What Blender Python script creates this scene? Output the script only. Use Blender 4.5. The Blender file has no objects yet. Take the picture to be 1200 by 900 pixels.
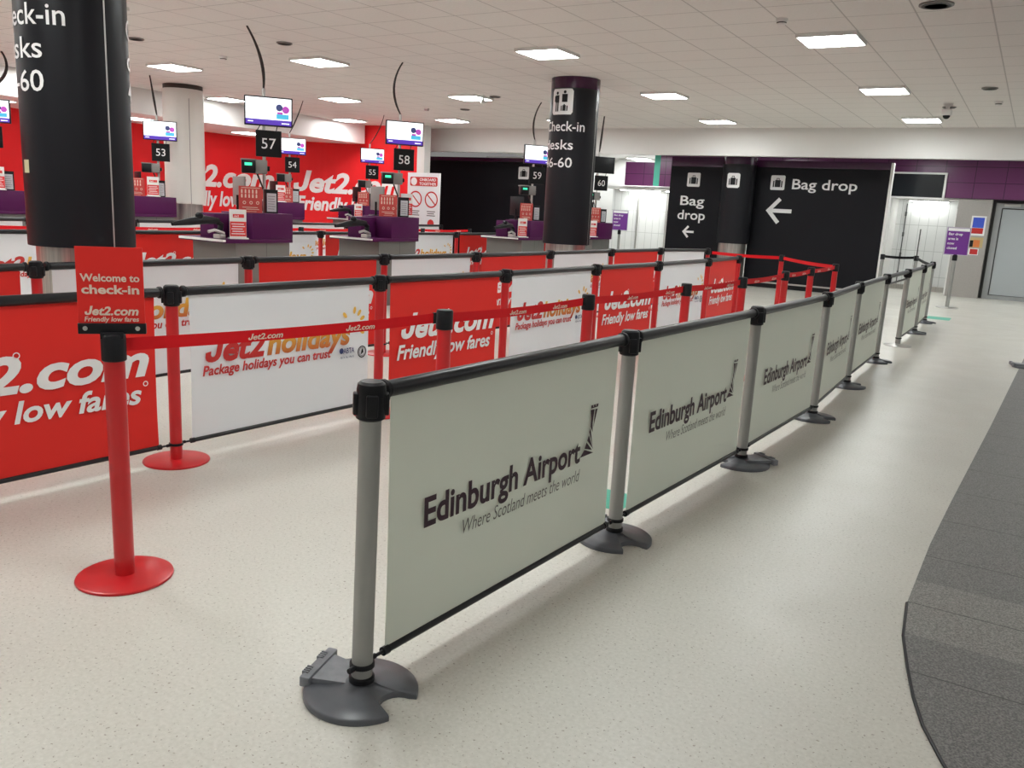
import bpy, bmesh, math, random
from mathutils import Matrix, Vector
random.seed(7)
S = bpy.context.scene
COL = S.collection
PI = math.pi

# ------------------------------------------------------------------ camera, world, exposure
def setup_camera():
    pitch, roll, yaw = 0.207392377, 0.0530376165, math.radians(31.0)
    F = Vector((0, math.cos(pitch), -math.sin(pitch)))
    U = Vector((0, math.sin(pitch), math.cos(pitch)))
    R = Vector((1, 0, 0))
    R2 = math.cos(roll) * R + math.sin(roll) * U
    U2 = -math.sin(roll) * R + math.cos(roll) * U
    rz = Matrix.Rotation(yaw, 3, 'Z')
    F, R2, U2 = rz @ F, rz @ R2, rz @ U2
    cd = bpy.data.cameras.new('camera')
    cd.sensor_width = 36.0
    cd.lens = 36.0 * 985.0 / 1200.0
    cd.clip_start = 0.05
    cd.clip_end = 200
    co = bpy.data.objects.new('camera', cd)
    COL.objects.link(co)
    m = Matrix.Identity(4)
    for i in range(3):
        m[i][0], m[i][1], m[i][2] = R2[i], U2[i], -F[i]
    m[0][3], m[1][3], m[2][3] = 0, 0, 1.51138
    co.matrix_world = m
    S.camera = co
setup_camera()
world = bpy.data.worlds.new('world')
S.world = world
world.use_nodes = True
world.node_tree.nodes['Background'].inputs[0].default_value = (1.0, 0.98, 0.95, 1)
world.node_tree.nodes['Background'].inputs[1].default_value = 0.22
S.view_settings.view_transform = 'Standard'
S.view_settings.look = 'None'
S.view_settings.gamma = 1.0
S.view_settings.use_curve_mapping = False
S.view_settings.exposure = 0.0
LIGHT_STRENGTH = 39.0       # ceiling diffusers
RECESS_STRENGTH = 13.0
HC = 3.4                   # ceiling height

# ------------------------------------------------------------------ materials
MATS = {}
def mat(name, color, rough=0.5, metal=0.0, noise=0.0, scale=8.0, emit=None, strength=0.0, coat=0.0, spec=0.5):
    if name in MATS: return MATS[name]
    m = bpy.data.materials.new(name)
    m.use_nodes = True
    nt = m.node_tree
    b = nt.nodes['Principled BSDF']
    c = (*color, 1.0)
    b.inputs['Base Color'].default_value = c
    b.inputs['Roughness'].default_value = rough
    b.inputs['Metallic'].default_value = metal
    b.inputs['Specular IOR Level'].default_value = spec
    b.inputs['Coat Weight'].default_value = coat
    if noise > 0:
        tc = nt.nodes.new('ShaderNodeTexCoord')
        nz = nt.nodes.new('ShaderNodeTexNoise'); nz.inputs['Scale'].default_value = scale
        nz.inputs['Detail'].default_value = 4
        mx = nt.nodes.new('ShaderNodeMix'); mx.data_type = 'RGBA'
        mx.inputs[6].default_value = tuple(max(0, v * (1 - noise)) for v in color) + (1,)
        mx.inputs[7].default_value = tuple(min(1, v * (1 + noise)) for v in color) + (1,)
        nt.links.new(tc.outputs['Object'], nz.inputs['Vector'])
        nt.links.new(nz.outputs['Fac'], mx.inputs[0])
        nt.links.new(mx.outputs[2], b.inputs['Base Color'])
    if emit:
        b.inputs['Emission Color'].default_value = (*emit, 1)
        b.inputs['Emission Strength'].default_value = strength
    MATS[name] = m
    return m

def brushed(name, color, rough=0.35, sx=60.0, sz=1.0, metal=0.9):
    if name in MATS: return MATS[name]
    m = bpy.data.materials.new(name); m.use_nodes = True
    nt = m.node_tree; b = nt.nodes['Principled BSDF']
    tc = nt.nodes.new('ShaderNodeTexCoord')
    mp = nt.nodes.new('ShaderNodeMapping'); mp.inputs['Scale'].default_value = (sx, sx, sz)
    nz = nt.nodes.new('ShaderNodeTexNoise'); nz.inputs['Scale'].default_value = 1.0; nz.inputs['Detail'].default_value = 3
    cr = nt.nodes.new('ShaderNodeValToRGB')
    cr.color_ramp.elements[0].position = 0.3; cr.color_ramp.elements[1].position = 0.7
    cr.color_ramp.elements[0].color = tuple(v * 0.7 for v in color) + (1,)
    cr.color_ramp.elements[1].color = tuple(min(1, v * 1.25) for v in color) + (1,)
    nt.links.new(tc.outputs['Object'], mp.inputs[0]); nt.links.new(mp.outputs[0], nz.inputs['Vector'])
    nt.links.new(nz.outputs['Fac'], cr.inputs[0]); nt.links.new(cr.outputs[0], b.inputs['Base Color'])
    b.inputs['Roughness'].default_value = rough; b.inputs['Metallic'].default_value = metal
    MATS[name] = m
    return m

RED = mat('red_paint', (0.56, 0.014, 0.018), 0.3, noise=0.05)
REDSHEET = mat('red_sheet', (0.74, 0.024, 0.018), 0.5, noise=0.03, scale=3, spec=0.3)
REDBELT = mat('red_belt', (0.68, 0.008, 0.014), 0.65, noise=0.06, scale=40, spec=0.2)
REDPRINT = mat('red_print', (0.56, 0.022, 0.02), 0.5)
REDWALL = mat('red_wall', (0.80, 0.014, 0.018), 0.5, noise=0.03, scale=1.5, spec=0.3)
BLACK = mat('black_plastic', (0.009, 0.009, 0.011), 0.38, noise=0.2, scale=30, spec=0.25)
RAILB = mat('black_rail', (0.016, 0.016, 0.018), 0.32, noise=0.1, scale=20, spec=0.35)
GREYPOLE = mat('grey_pole', (0.33, 0.33, 0.31), 0.45, 0.25, noise=0.06, scale=6)
BASEGREY = mat('grey_base', (0.095, 0.10, 0.112), 0.36, noise=0.25, scale=14)
BASELIP = mat('grey_base_lip', (0.19, 0.195, 0.215), 0.42, noise=0.35, scale=25)
PALESHEET = mat('pale_sheet', (0.80, 0.83, 0.765), 0.5, noise=0.015, scale=2)
WHITESHEET = mat('white_sheet', (0.90, 0.91, 0.93), 0.45, noise=0.015, scale=2)
def thin_sheet(m, amount):
    nt = m.node_tree; b = nt.nodes['Principled BSDF']; out = nt.nodes['Material Output']
    tr = nt.nodes.new('ShaderNodeBsdfTranslucent'); mx = nt.nodes.new('ShaderNodeMixShader'); mx.inputs[0].default_value = amount
    src = b.inputs['Base Color'].links[0].from_socket
    nt.links.new(src, tr.inputs['Color'])
    nt.links.new(b.outputs[0], mx.inputs[1]); nt.links.new(tr.outputs[0], mx.inputs[2]); nt.links.new(mx.outputs[0], out.inputs['Surface'])
thin_sheet(PALESHEET, 0.4); thin_sheet(WHITESHEET, 0.25)
AUBERGINE = mat('aubergine_print', (0.035, 0.008, 0.022), 0.5)
GREYPRINT = mat('grey_print', (0.12, 0.11, 0.11), 0.5)
WHITEPRINT = mat('white_print', (0.85, 0.84, 0.84), 0.5)
CREAMPRINT = mat('cream_print', (0.78, 0.6, 0.5), 0.5)
NAVYPRINT = mat('navy_print', (0.02, 0.03, 0.14), 0.5)
GOLD = mat('gold_print', (0.86, 0.5, 0.08), 0.5)
GREEN = mat('green_print', (0.06, 0.42, 0.3), 0.5)
CLAD = mat('column_cladding', (0.012, 0.012, 0.015), 0.38, noise=0.1, scale=3, spec=0.2)
BOARD = mat('board_black', (0.011, 0.011, 0.014), 0.42, noise=0.06, scale=3, spec=0.15)
PURPLEBAND = mat('purple_band', (0.05, 0.010, 0.042), 0.25, noise=0.08, scale=3)
PURPLE = mat('desk_purple', (0.078, 0.008, 0.066), 0.45, noise=0.06, scale=4, spec=0.2)
STEEL = brushed('brushed_steel', (0.5, 0.48, 0.45), 0.3)
WALLSTEEL = mat('wall_steel', (0.42, 0.40, 0.375), 0.42, 0.5, noise=0.08, scale=30)
PLINTH = mat('plinth_grey', (0.2, 0.197, 0.185), 0.4, 0.3, noise=0.06, scale=3)
SILVER = mat('silver', (0.55, 0.54, 0.52), 0.35, 0.8)
CHROME = mat('screw_metal', (0.75, 0.75, 0.73), 0.22, 1.0)
WHITE = mat('white_paint', (0.82, 0.81, 0.79), 0.5, noise=0.02, scale=3)
CREAM = mat('cream_column', (0.68, 0.655, 0.61), 0.45, noise=0.03, scale=2)
DOORGREY = mat('door_grey', (0.42, 0.45, 0.46), 0.4, noise=0.03, scale=2)
DARKGREY = mat('dark_grey', (0.09, 0.09, 0.088), 0.5, noise=0.1)
MIDGREY = mat('mid_grey', (0.22, 0.21, 0.20), 0.45, noise=0.1)
CABLE = mat('cable_black', (0.022, 0.016, 0.014), 0.6)
STICKER = mat('sticker_yellow', (0.6, 0.58, 0.35), 0.5)
ORANGE = mat('orange_print', (0.7, 0.2, 0.05), 0.5)
TAN = mat('tan_print', (0.55, 0.42, 0.2), 0.5)
BLUEPRINT = mat('blue_print', (0.05, 0.1, 0.6), 0.5)
SOFFITLAMP = mat('soffit_diffuser', (0.9, 0.9, 0.88), 0.5, emit=(0.955, 0.995, 0.985), strength=13.0)
DIFFUSER = mat('light_diffuser', (0.9, 0.9, 0.88), 0.5, emit=(0.955, 0.995, 0.985), strength=LIGHT_STRENGTH)
RECESSLAMP = mat('recess_diffuser', (0.9, 0.9, 0.9), 0.5, emit=(0.97, 1.0, 0.97), strength=RECESS_STRENGTH)
SCREEN = mat('screen_white', (0.5, 0.5, 0.5), 0.3, emit=(0.92, 0.97, 1.0), strength=1.15)
SCREENPURPLE = mat('screen_purple', (0.05, 0.02, 0.2), 0.3, emit=(0.1, 0.035, 0.5), strength=0.8)
SCREENBLUE = mat('screen_blue', (0.05, 0.2, 0.4), 0.3, emit=(0.06, 0.55, 0.75), strength=0.8)
SCREENPINK = mat('screen_pink', (0.3, 0.05, 0.3), 0.3, emit=(0.5, 0.06, 0.5), strength=0.7)
SCREENNAVY = mat('screen_navy', (0.02, 0.02, 0.06), 0.3, emit=(0.03, 0.05, 0.2), strength=0.7)
LED = mat('green_readout', (0.05, 0.5, 0.3), 0.3, emit=(0.05, 0.9, 0.45), strength=1.2)
LEDTEXT = mat('led_text', (0.05, 0.5, 0.3), 0.3, emit=(0.5, 1.0, 0.8), strength=1.4)

def holiday_mat():
    m = bpy.data.materials.new('holiday_gradient_print'); m.use_nodes = True
    nt = m.node_tree; b = nt.nodes['Principled BSDF']; b.inputs['Roughness'].default_value = 0.5
    tc = nt.nodes.new('ShaderNodeTexCoord'); sp = nt.nodes.new('ShaderNodeSeparateXYZ')
    cr = nt.nodes.new('ShaderNodeValToRGB')
    cr.color_ramp.elements[0].position = 0.12; cr.color_ramp.elements[0].color = (0.5, 0.06, 0.02, 1)
    cr.color_ramp.elements[1].position = 0.95; cr.color_ramp.elements[1].color = (0.85, 0.5, 0.06, 1)
    nt.links.new(tc.outputs['Generated'], sp.inputs[0]); nt.links.new(sp.outputs['Z'], cr.inputs[0])
    nt.links.new(cr.outputs[0], b.inputs['Base Color'])
    return m
HOLIDAY = holiday_mat()

def floor_mat():
    m = bpy.data.materials.new('speckled_vinyl'); m.use_nodes = True
    nt = m.node_tree; L = nt.links; b = nt.nodes['Principled BSDF']
    g = nt.nodes.new('ShaderNodeNewGeometry')
    def noise(scale, detail=2.0):
        n = nt.nodes.new('ShaderNodeTexNoise'); n.inputs['Scale'].default_value = scale; n.inputs['Detail'].default_value = detail
        L.new(g.outputs['Position'], n.inputs['Vector']); return n
    def ramp(src, p0, p1, c0, c1):
        r = nt.nodes.new('ShaderNodeValToRGB')
        r.color_ramp.elements[0].position = p0; r.color_ramp.elements[1].position = p1
        r.color_ramp.elements[0].color = c0; r.color_ramp.elements[1].color = c1
        L.new(src, r.inputs[0]); return r
    def mix(f, a, c):
        x = nt.nodes.new('ShaderNodeMix'); x.data_type = 'RGBA'
        L.new(f, x.inputs[0])
        for s, v in ((x.inputs[6], a), (x.inputs[7], c)):
            if isinstance(v, tuple): s.default_value = v
            else: L.new(v, s)
        return x
    base = ramp(noise(70, 3).outputs['Fac'], 0.3, 0.7, (0.575, 0.555, 0.495, 1), (0.66, 0.64, 0.58, 1))
    big = ramp(noise(0.9, 3).outputs['Fac'], 0.35, 0.7, (0.93, 0.93, 0.93, 1), (1.0, 1.0, 1.0, 1))
    mu = nt.nodes.new('ShaderNodeMix'); mu.data_type = 'RGBA'; mu.blend_type = 'MULTIPLY'; mu.inputs[0].default_value = 1
    L.new(base.outputs[0], mu.inputs[6]); L.new(big.outputs[0], mu.inputs[7])
    dark = ramp(noise(90, 1.2).outputs['Fac'], 0.665, 0.72, (0, 0, 0, 1), (0.85, 0.85, 0.85, 1))
    m1 = mix(dark.outputs[0], mu.outputs[2], (0.27, 0.235, 0.19, 1))
    lite = ramp(noise(130, 1.0).outputs['Fac'], 0.26, 0.32, (0.7, 0.7, 0.7, 1), (0, 0, 0, 1))
    m2 = mix(lite.outputs[0], m1.outputs[2], (0.72, 0.69, 0.62, 1))
    L.new(m2.outputs[2], b.inputs['Base Color'])
    rr = ramp(noise(3, 3).outputs['Fac'], 0.3, 0.7, (0.3, 0.3, 0.3, 1), (0.42, 0.42, 0.42, 1))
    L.new(rr.outputs[0], b.inputs['Roughness'])
    b.inputs['Specular IOR Level'].default_value = 0.5
    return m

def granite_mat():
    m = bpy.data.materials.new('granite_tiles'); m.use_nodes = True
    nt = m.node_tree; L = nt.links; b = nt.nodes['Principled BSDF']
    g = nt.nodes.new('ShaderNodeNewGeometry'); sp = nt.nodes.new('ShaderNodeSeparateXYZ'); L.new(g.outputs['Position'], sp.inputs[0])
    n = nt.nodes.new('ShaderNodeTexNoise'); n.inputs['Scale'].default_value = 160; n.inputs['Detail'].default_value = 2
    L.new(g.outputs['Position'], n.inputs['Vector'])
    r = nt.nodes.new('ShaderNodeValToRGB')
    r.color_ramp.elements[0].position = 0.35; r.color_ramp.elements[1].position = 0.68
    r.color_ramp.elements[0].color = (0.09, 0.087, 0.085, 1); r.color_ramp.elements[1].color = (0.24, 0.23, 0.22, 1)
    L.new(n.outputs['Fac'], r.inputs[0])
    def math_(op, a, c=None):
        x = nt.nodes.new('ShaderNodeMath'); x.operation = op
        for i, v in enumerate((a, c)):
            if v is None: continue
            if isinstance(v, (int, float)): x.inputs[i].default_value = v
            else: L.new(v, x.inputs[i])
        return x.outputs[0]
    # tile joints every 0.6 m across and 0.42 m along
    fx = math_('FRACT', math_('DIVIDE', math_('ADD', sp.outputs['X'], 10 - 0.08 + 0.2), 0.6))
    fy = math_('FRACT', math_('DIVIDE', math_('ADD', sp.outputs['Y'], 12 - 3.63), 0.6))
    jx = math_('LESS_THAN', math_('ABSOLUTE', math_('SUBTRACT', fx, 0.3333)), 0.006)
    jy = math_('LESS_THAN', math_('ABSOLUTE', math_('SUBTRACT', fy, 0.0)), 0.011)
    j = math_('MAXIMUM', jx, jy)
    mx = nt.nodes.new('ShaderNodeMix'); mx.data_type = 'RGBA'
    # one lighter row of slabs near y = 3.4..3.9
    band = math_('MULTIPLY', math_('GREATER_THAN', sp.outputs['Y'], 3.33), math_('LESS_THAN', sp.outputs['Y'], 3.9))
    hs = nt.nodes.new('ShaderNodeMix'); hs.data_type = 'RGBA'; hs.blend_type = 'MULTIPLY'; hs.inputs[0].default_value = 1
    cc = nt.nodes.new('ShaderNodeMix'); cc.data_type = 'RGBA'
    cc.inputs[6].default_value = (1, 1, 1, 1); cc.inputs[7].default_value = (1.35, 1.34, 1.3, 1)
    L.new(band, cc.inputs[0]); L.new(r.outputs[0], hs.inputs[6]); L.new(cc.outputs[2], hs.inputs[7])
    L.new(j, mx.inputs[0]); L.new(hs.outputs[2], mx.inputs[6]); mx.inputs[7].default_value = (0.05, 0.048, 0.045, 1)
    L.new(mx.outputs[2], b.inputs['Base Color'])
    b.inputs['Roughness'].default_value = 0.5
    return m

def grid_mat(name, color, linecol, px, py, ox, oy, w, rough=0.7, axes='XY', noise=0.05):
    m = bpy.data.materials.new(name); m.use_nodes = True
    nt = m.node_tree; L = nt.links; b = nt.nodes['Principled BSDF']
    g = nt.nodes.new('ShaderNodeNewGeometry'); sp = nt.nodes.new('ShaderNodeSeparateXYZ'); L.new(g.outputs['Position'], sp.inputs[0])
    def math_(op, a, c=None):
        x = nt.nodes.new('ShaderNodeMath'); x.operation = op
        for i, v in enumerate((a, c)):
            if v is None: continue
            if isinstance(v, (int, float)): x.inputs[i].default_value = v
            else: L.new(v, x.inputs[i])
        return x.outputs[0]
    def line(ch, p, o):
        f = math_('FRACT', math_('DIVIDE', math_('ADD', sp.outputs[ch], 60 * p - o), p))
        d = math_('MINIMUM', f, math_('SUBTRACT', 1.0, f))
        return math_('LESS_THAN', d, w / p)
    j = line(axes[0], px, ox)
    if py: j = math_('MAXIMUM', j, line(axes[1], py, oy))
    nz = nt.nodes.new('ShaderNodeTexNoise'); nz.inputs['Scale'].default_value = 30; nz.inputs['Detail'].default_value = 3
    L.new(g.outputs['Position'], nz.inputs['Vector'])
    a = nt.nodes.new('ShaderNodeMix'); a.data_type = 'RGBA'
    a.inputs[6].default_value = tuple(v * (1 - noise) for v in color) + (1,)
    a.inputs[7].default_value = tuple(min(1, v * (1 + noise)) for v in color) + (1,)
    L.new(nz.outputs['Fac'], a.inputs[0])
    mx = nt.nodes.new('ShaderNodeMix'); mx.data_type = 'RGBA'
    L.new(j, mx.inputs[0]); L.new(a.outputs[2], mx.inputs[6]); mx.inputs[7].default_value = (*linecol, 1)
    L.new(mx.outputs[2], b.inputs['Base Color']); b.inputs['Roughness'].default_value = rough
    return m
CEILMAT = grid_mat('ceiling_tiles', (0.86, 0.825, 0.795), (0.58, 0.55, 0.53), 0.6, 0.6, -0.62, 9.6 - 0.3, 0.007, 0.85)
PURPLEWALL = grid_mat('purple_panels', (0.14, 0.03, 0.115), (0.05, 0.01, 0.045), 0.62, 0.35, -1.38, 2.235, 0.008, 0.3, 'XZ')
SHUTTER = grid_mat('shutter_slats', (0.74, 0.75, 0.74), (0.5, 0.51, 0.5), 0.21, 0.62, 0, 0.35, 0.006, 0.4, 'XZ', 0.03)

# ------------------------------------------------------------------ mesh helpers
class MB:
    def __init__(self): self.v = []; self.f = []
    def add(self, vs, fs):
        o = len(self.v); self.v += [tuple(p) for p in vs]; self.f += [tuple(i + o for i in f) for f in fs]
        return self
    def box(self, x0, x1, y0, y1, z0, z1, b=0.0):
        if b <= 0:
            vs = [(x, y, z) for z in (z0, z1) for y in (y0, y1) for x in (x0, x1)]
            return self.add(vs, [(0, 2, 3, 1), (4, 5, 7, 6), (0, 1, 5, 4), (2, 6, 7, 3), (0, 4, 6, 2), (1, 3, 7, 5)])
        bm = bmesh.new()
        bmesh.ops.create_cube(bm, size=1.0)
        for v in bm.verts:
            v.co = Vector(((x0 + x1) / 2 + v.co.x * (x1 - x0), (y0 + y1) / 2 + v.co.y * (y1 - y0), (z0 + z1) / 2 + v.co.z * (z1 - z0)))
        bmesh.ops.bevel(bm, geom=bm.edges[:], offset=b, segments=2, affect='EDGES', profile=0.5)
        bm.verts.index_update()
        self.add([v.co[:] for v in bm.verts], [[v.index for v in f.verts] for f in bm.faces]); bm.free()
        return self
    def tube(self, pts, r, n=14, cap=True):
        pts = [Vector(p) for p in pts]
        rs = r if isinstance(r, (list, tuple)) else [r] * len(pts)
        t0 = (pts[1] - pts[0]).normalized()
        a = Vector((0, 0, 1)) if abs(t0.z) < 0.9 else Vector((1, 0, 0))
        u = t0.cross(a).normalized()
        vs = []; fs = []
        for i, p in enumerate(pts):
            if i == 0: t = t0
            elif i == len(pts) - 1: t = (pts[i] - pts[i - 1]).normalized()
            else: t = (pts[i + 1] - pts[i - 1]).normalized()
            u = (u - t * u.dot(t)).normalized(); w = t.cross(u)
            for k in range(n):
                an = 2 * PI * k / n
                vs.append(p + (u * math.cos(an) + w * math.sin(an)) * rs[i])
        for i in range(len(pts) - 1):
            for k in range(n):
                k2 = (k + 1) % n
                fs.append((i * n + k, i * n + k2, (i + 1) * n + k2, (i + 1) * n + k))
        if cap:
            fs.append(tuple(range(n - 1, -1, -1))); fs.append(tuple((len(pts) - 1) * n + k for k in range(n)))
        return self.add(vs, fs)
    def lathe(self, prof, c=(0, 0, 0), n=32):
        vs = []; fs = []
        for r, z in prof:
            for k in range(n):
                an = 2 * PI * k / n
                vs.append((c[0] + r * math.cos(an), c[1] + r * math.sin(an), c[2] + z))
        for i in range(len(prof) - 1):
            for k in range(n):
                k2 = (k + 1) % n
                fs.append((i * n + k, i * n + k2, (i + 1) * n + k2, (i + 1) * n + k))
        fs.append(tuple(range(n - 1, -1, -1))); fs.append(tuple((len(prof) - 1) * n + k for k in range(n)))
        return self.add(vs, fs)
    def prism(self, poly, z0, z1, axis='Z'):
        n = len(poly)
        if axis == 'Z': vs = [(x, y, z0) for x, y in poly] + [(x, y, z1) for x, y in poly]
        else: vs = [(x, z0, y) for x, y in poly] + [(x, z1, y) for x, y in poly]     # extruded along Y
        fs = [tuple(range(n - 1, -1, -1)), tuple(range(n, 2 * n))] + [(i, (i + 1) % n, n + (i + 1) % n, n + i) for i in range(n)]
        return self.add(vs, fs)
    def xform(self, M):
        self.v = [tuple(M @ Vector(p)) for p in self.v]; return self
    def mesh(self, name, material, smooth=True, ang=35):
        me = bpy.data.meshes.new(name)
        me.from_pydata(self.v, [], self.f)
        bm = bmesh.new(); bm.from_mesh(me)
        bmesh.ops.recalc_face_normals(bm, faces=bm.faces[:])
        bm.to_mesh(me); bm.free()
        me.materials.append(material)
        if smooth:
            for p in me.polygons: p.use_smooth = True
            me.set_sharp_from_angle(angle=math.radians(ang))
        me.update()
        return me
    def build(self, name, material, parent=None, smooth=True):
        return link(name, self.mesh(name, material, smooth), parent)

def link(name, mesh, parent=None):
    o = bpy.data.objects.new(name, mesh); COL.objects.link(o)
    if parent is not None: o.parent = parent
    return o
def thing(name, label, cat, loc=(0, 0, 0), rz=0.0, group=None):
    o = bpy.data.objects.new(name, None); COL.objects.link(o)
    o.empty_display_size = 0.1
    o.location = loc; o.rotation_euler = (0, 0, rz)
    o['label'] = label; o['category'] = cat
    if group: o['group'] = group
    return o
def tag(o, label, cat, group=None):
    o['label'] = label; o['category'] = cat
    if group: o['group'] = group
    return o
def struct(o): o['kind'] = 'structure'; return o
MESHES = {}
def shared(key, fn):
    if key not in MESHES: MESHES[key] = fn()
    return MESHES[key]

# ------------------------------------------------------------------ lettering
TXT = {}
def text_geo(s, bold=0.0, shear=0.0, res=3, plain=False):
    """flat glyph geometry of a string: cap height 1, baseline at 0, left edge at 0"""
    if s.startswith('Jet2') and not plain: return jet_geo(s, bold, shear, res)
    k = (s, bold, shear, res)
    if k in TXT: return TXT[k]
    def raw(t):
        cu = bpy.data.curves.new('t', 'FONT'); cu.body = t; cu.size = 1.0; cu.resolution_u = res
        cu.offset = bold; cu.shear = shear; cu.fill_mode = 'FRONT'
        o = bpy.data.objects.new('t', cu); COL.objects.link(o)
        dg = bpy.context.evaluated_depsgraph_get(); dg.update()
        me = bpy.data.meshes.new_from_object(o.evaluated_get(dg))
        vs = [v.co.copy() for v in me.vertices]; fs = [tuple(p.vertices) for p in me.polygons]
        bpy.data.objects.remove(o); bpy.data.curves.remove(cu); bpy.data.meshes.remove(me)
        return vs, fs
    if 'H' not in TXT:
        hv, _ = raw_H(raw); TXT['H'] = hv
    cap = TXT['H']
    vs, fs = raw(s)
    x0 = min(v.x for v in vs)
    out = [((v.x - x0) / cap, v.y / cap) for v in vs]
    TXT[k] = (out, fs, max(p[0] for p in out))
    return TXT[k]
J_SHAPE = ([(0.40, 1.0), (0.62, 1.0), (0.62, 0.30), (0.60, 0.16), (0.54, 0.06), (0.45, 0.0), (0.32, -0.025), (0.18, 0.0), (0.08, 0.07), (0.02, 0.18), (0.0, 0.36),
            (0.20, 0.40), (0.215, 0.27), (0.25, 0.20), (0.31, 0.175), (0.37, 0.20), (0.40, 0.29)])
def jet_geo(s, bold, shear, res):
    k = ('J', s, bold, shear)
    if k not in TXT:
        vs, fs, w = text_geo(s[1:], bold, shear, res, True)
        out = [(u + 0.74, v) for u, v in vs]; n = len(out)
        out += [(u + 0.9 * shear * v, v) for u, v in J_SHAPE]
        N = len(J_SHAPE)
        # quads pairing the outer and inner outline of the hook, then the stem
        outer = [1, 2, 3, 4, 5, 6, 7, 8, 9, 10]; inner = [0, 16, 16, 15, 15, 14, 13, 13, 12, 11]
        f2 = []
        for i in range(len(outer) - 1):
            q = [outer[i], outer[i + 1], inner[i + 1], inner[i]]
            q = [x for j, x in enumerate(q) if x not in q[:j]]
            f2.append(tuple(n + x for x in q))
        TXT[k] = (out, fs + f2, max(p[0] for p in out))
    return TXT[k]
def raw_H(raw):
    vs, fs = raw('H')
    return max(v.y for v in vs) - min(v.y for v in vs), None

def put_text(mb, s, x, z, cap, width=None, y=-0.0015, bold=0.0, italic=0.0, res=3, slope=0.0):
    """write s into a mesh builder on the local XZ plane, seen from local -Y; x = left edge, z = baseline"""
    vs, fs, w = text_geo(s, bold, italic, res)
    sx = (width / w) if width else cap
    mb.add([(x + u * sx, y, z + v * cap + slope * u * sx) for u, v in vs], fs)
    return w * sx
def centred(mb, s, x, z, cap, width=None, **k):
    _, _, w = text_geo(s, k.get('bold', 0.0), k.get('italic', 0.0), k.get('res', 3))
    ww = width or w * cap
    put_text(mb, s, x - ww / 2, z, cap, ww, **k)
def quad(mb, x0, x1, z0, z1, y):
    mb.add([(x0, y, z0), (x1, y, z0), (x1, y, z1), (x0, y, z1)], [(0, 1, 2, 3)])
def poly(mb, pts, y):
    mb.add([(p[0], y, p[1]) for p in pts], [tuple(range(len(pts)))])
def disc(mb, cx, cz, r, y, n=20, rx=None):
    poly(mb, [(cx + (rx or r) * math.cos(2 * PI * i / n), cz + r * math.sin(2 * PI * i / n)) for i in range(n)], y)
def ring(mb, cx, cz, r0, r1, y, n=28):
    vs = []
    for i in range(n):
        a = 2 * PI * i / n
        vs += [(cx + r0 * math.cos(a), y, cz + r0 * math.sin(a)), (cx + r1 * math.cos(a), y, cz + r1 * math.sin(a))]
    mb.add(vs, [(2 * i, 2 * i + 1, (2 * i + 3) % (2 * n), (2 * i + 2) % (2 * n)) for i in range(n)])
def rrect(x0, x1, z0, z1, r, n=5):
    out = []
    for cx, cz, a0 in ((x1 - r, z1 - r, 0), (x0 + r, z1 - r, 90), (x0 + r, z0 + r, 180), (x1 - r, z0 + r, 270)):
        for i in range(n + 1):
            a = math.radians(a0 + 90 * i / n); out.append((cx + r * math.cos(a), cz + r * math.sin(a)))
    return out
def line_poly(mb, x0, z0, x1, z1, w, y):
    d = Vector((x1 - x0, z1 - z0)); n = Vector((-d.y, d.x)).normalized() * (w / 2)
    poly(mb, [(x0 + n.x, z0 + n.y), (x1 + n.x, z1 + n.y), (x1 - n.x, z1 - n.y), (x0 - n.x, z0 - n.y)], y)
def arrow_left(mb, x0, x1, z0, z1, w, y):
    zc = (z0 + z1) / 2; tip = x0
    mid = x0 + (z1 - z0) / 2
    line_poly(mb, tip + w * 0.35, zc, x1, zc, w, y)
    line_poly(mb, tip, zc - w * 0.35, mid, z1, w, y)
    line_poly(mb, tip, zc + w * 0.35, mid, z0, w, y - 0.0003)
def suitcase(mb, x0, x1, z0, z1, y):
    """black suitcase glyph: centre body, two side straps, handle"""
    w = x1 - x0; h = z1 - z0
    quad(mb, x0 + .30 * w, x0 + .70 * w, z0 + .2 * h, z0 + .68 * h, y)
    quad(mb, x0 + .17 * w, x0 + .26 * w, z0 + .2 * h, z0 + .62 * h, y)
    quad(mb, x0 + .74 * w, x0 + .83 * w, z0 + .2 * h, z0 + .62 * h, y)
    quad(mb, x0 + .40 * w, x0 + .44 * w, z0 + .68 * h, z0 + .8 * h, y)
    quad(mb, x0 + .56 * w, x0 + .60 * w, z0 + .68 * h, z0 + .8 * h, y)
    quad(mb, x0 + .40 * w, x0 + .60 * w, z0 + .77 * h, z0 + .81 * h, y)

# ------------------------------------------------------------------ the setting
FLOORMAT = floor_mat(); GRANITE = granite_mat()
struct(MB().box(-19.5, 9, -8, 25, -0.12, 0.0).build('floor', FLOORMAT, smooth=False))
edge = [(0.42, 1.75), (0.26, 2.05), (0.13, 2.28), (0.0, 2.53), (-0.07, 2.70), (-0.115, 2.86), (-0.155, 3.05), (-0.2, 3.3), (-0.225, 3.62)]
poly_g = [(9, 1.0), (0.9, 1.0)] + edge + [(-0.215, 4.4), (-0.185, 5.2), (-0.08, 7.6), (0.1, 12.2), (0.3, 17.0), (0.35, 18.0), (9, 18.0)]
struct(MB().prism(poly_g[::-1] if False else poly_g, 0.0, 0.004).build('floor', GRANITE, smooth=False))
struct(MB().tube([(x, y, 0.002) for x, y in edge], 0.006, 8).build('trim_1', BLACK))
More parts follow.
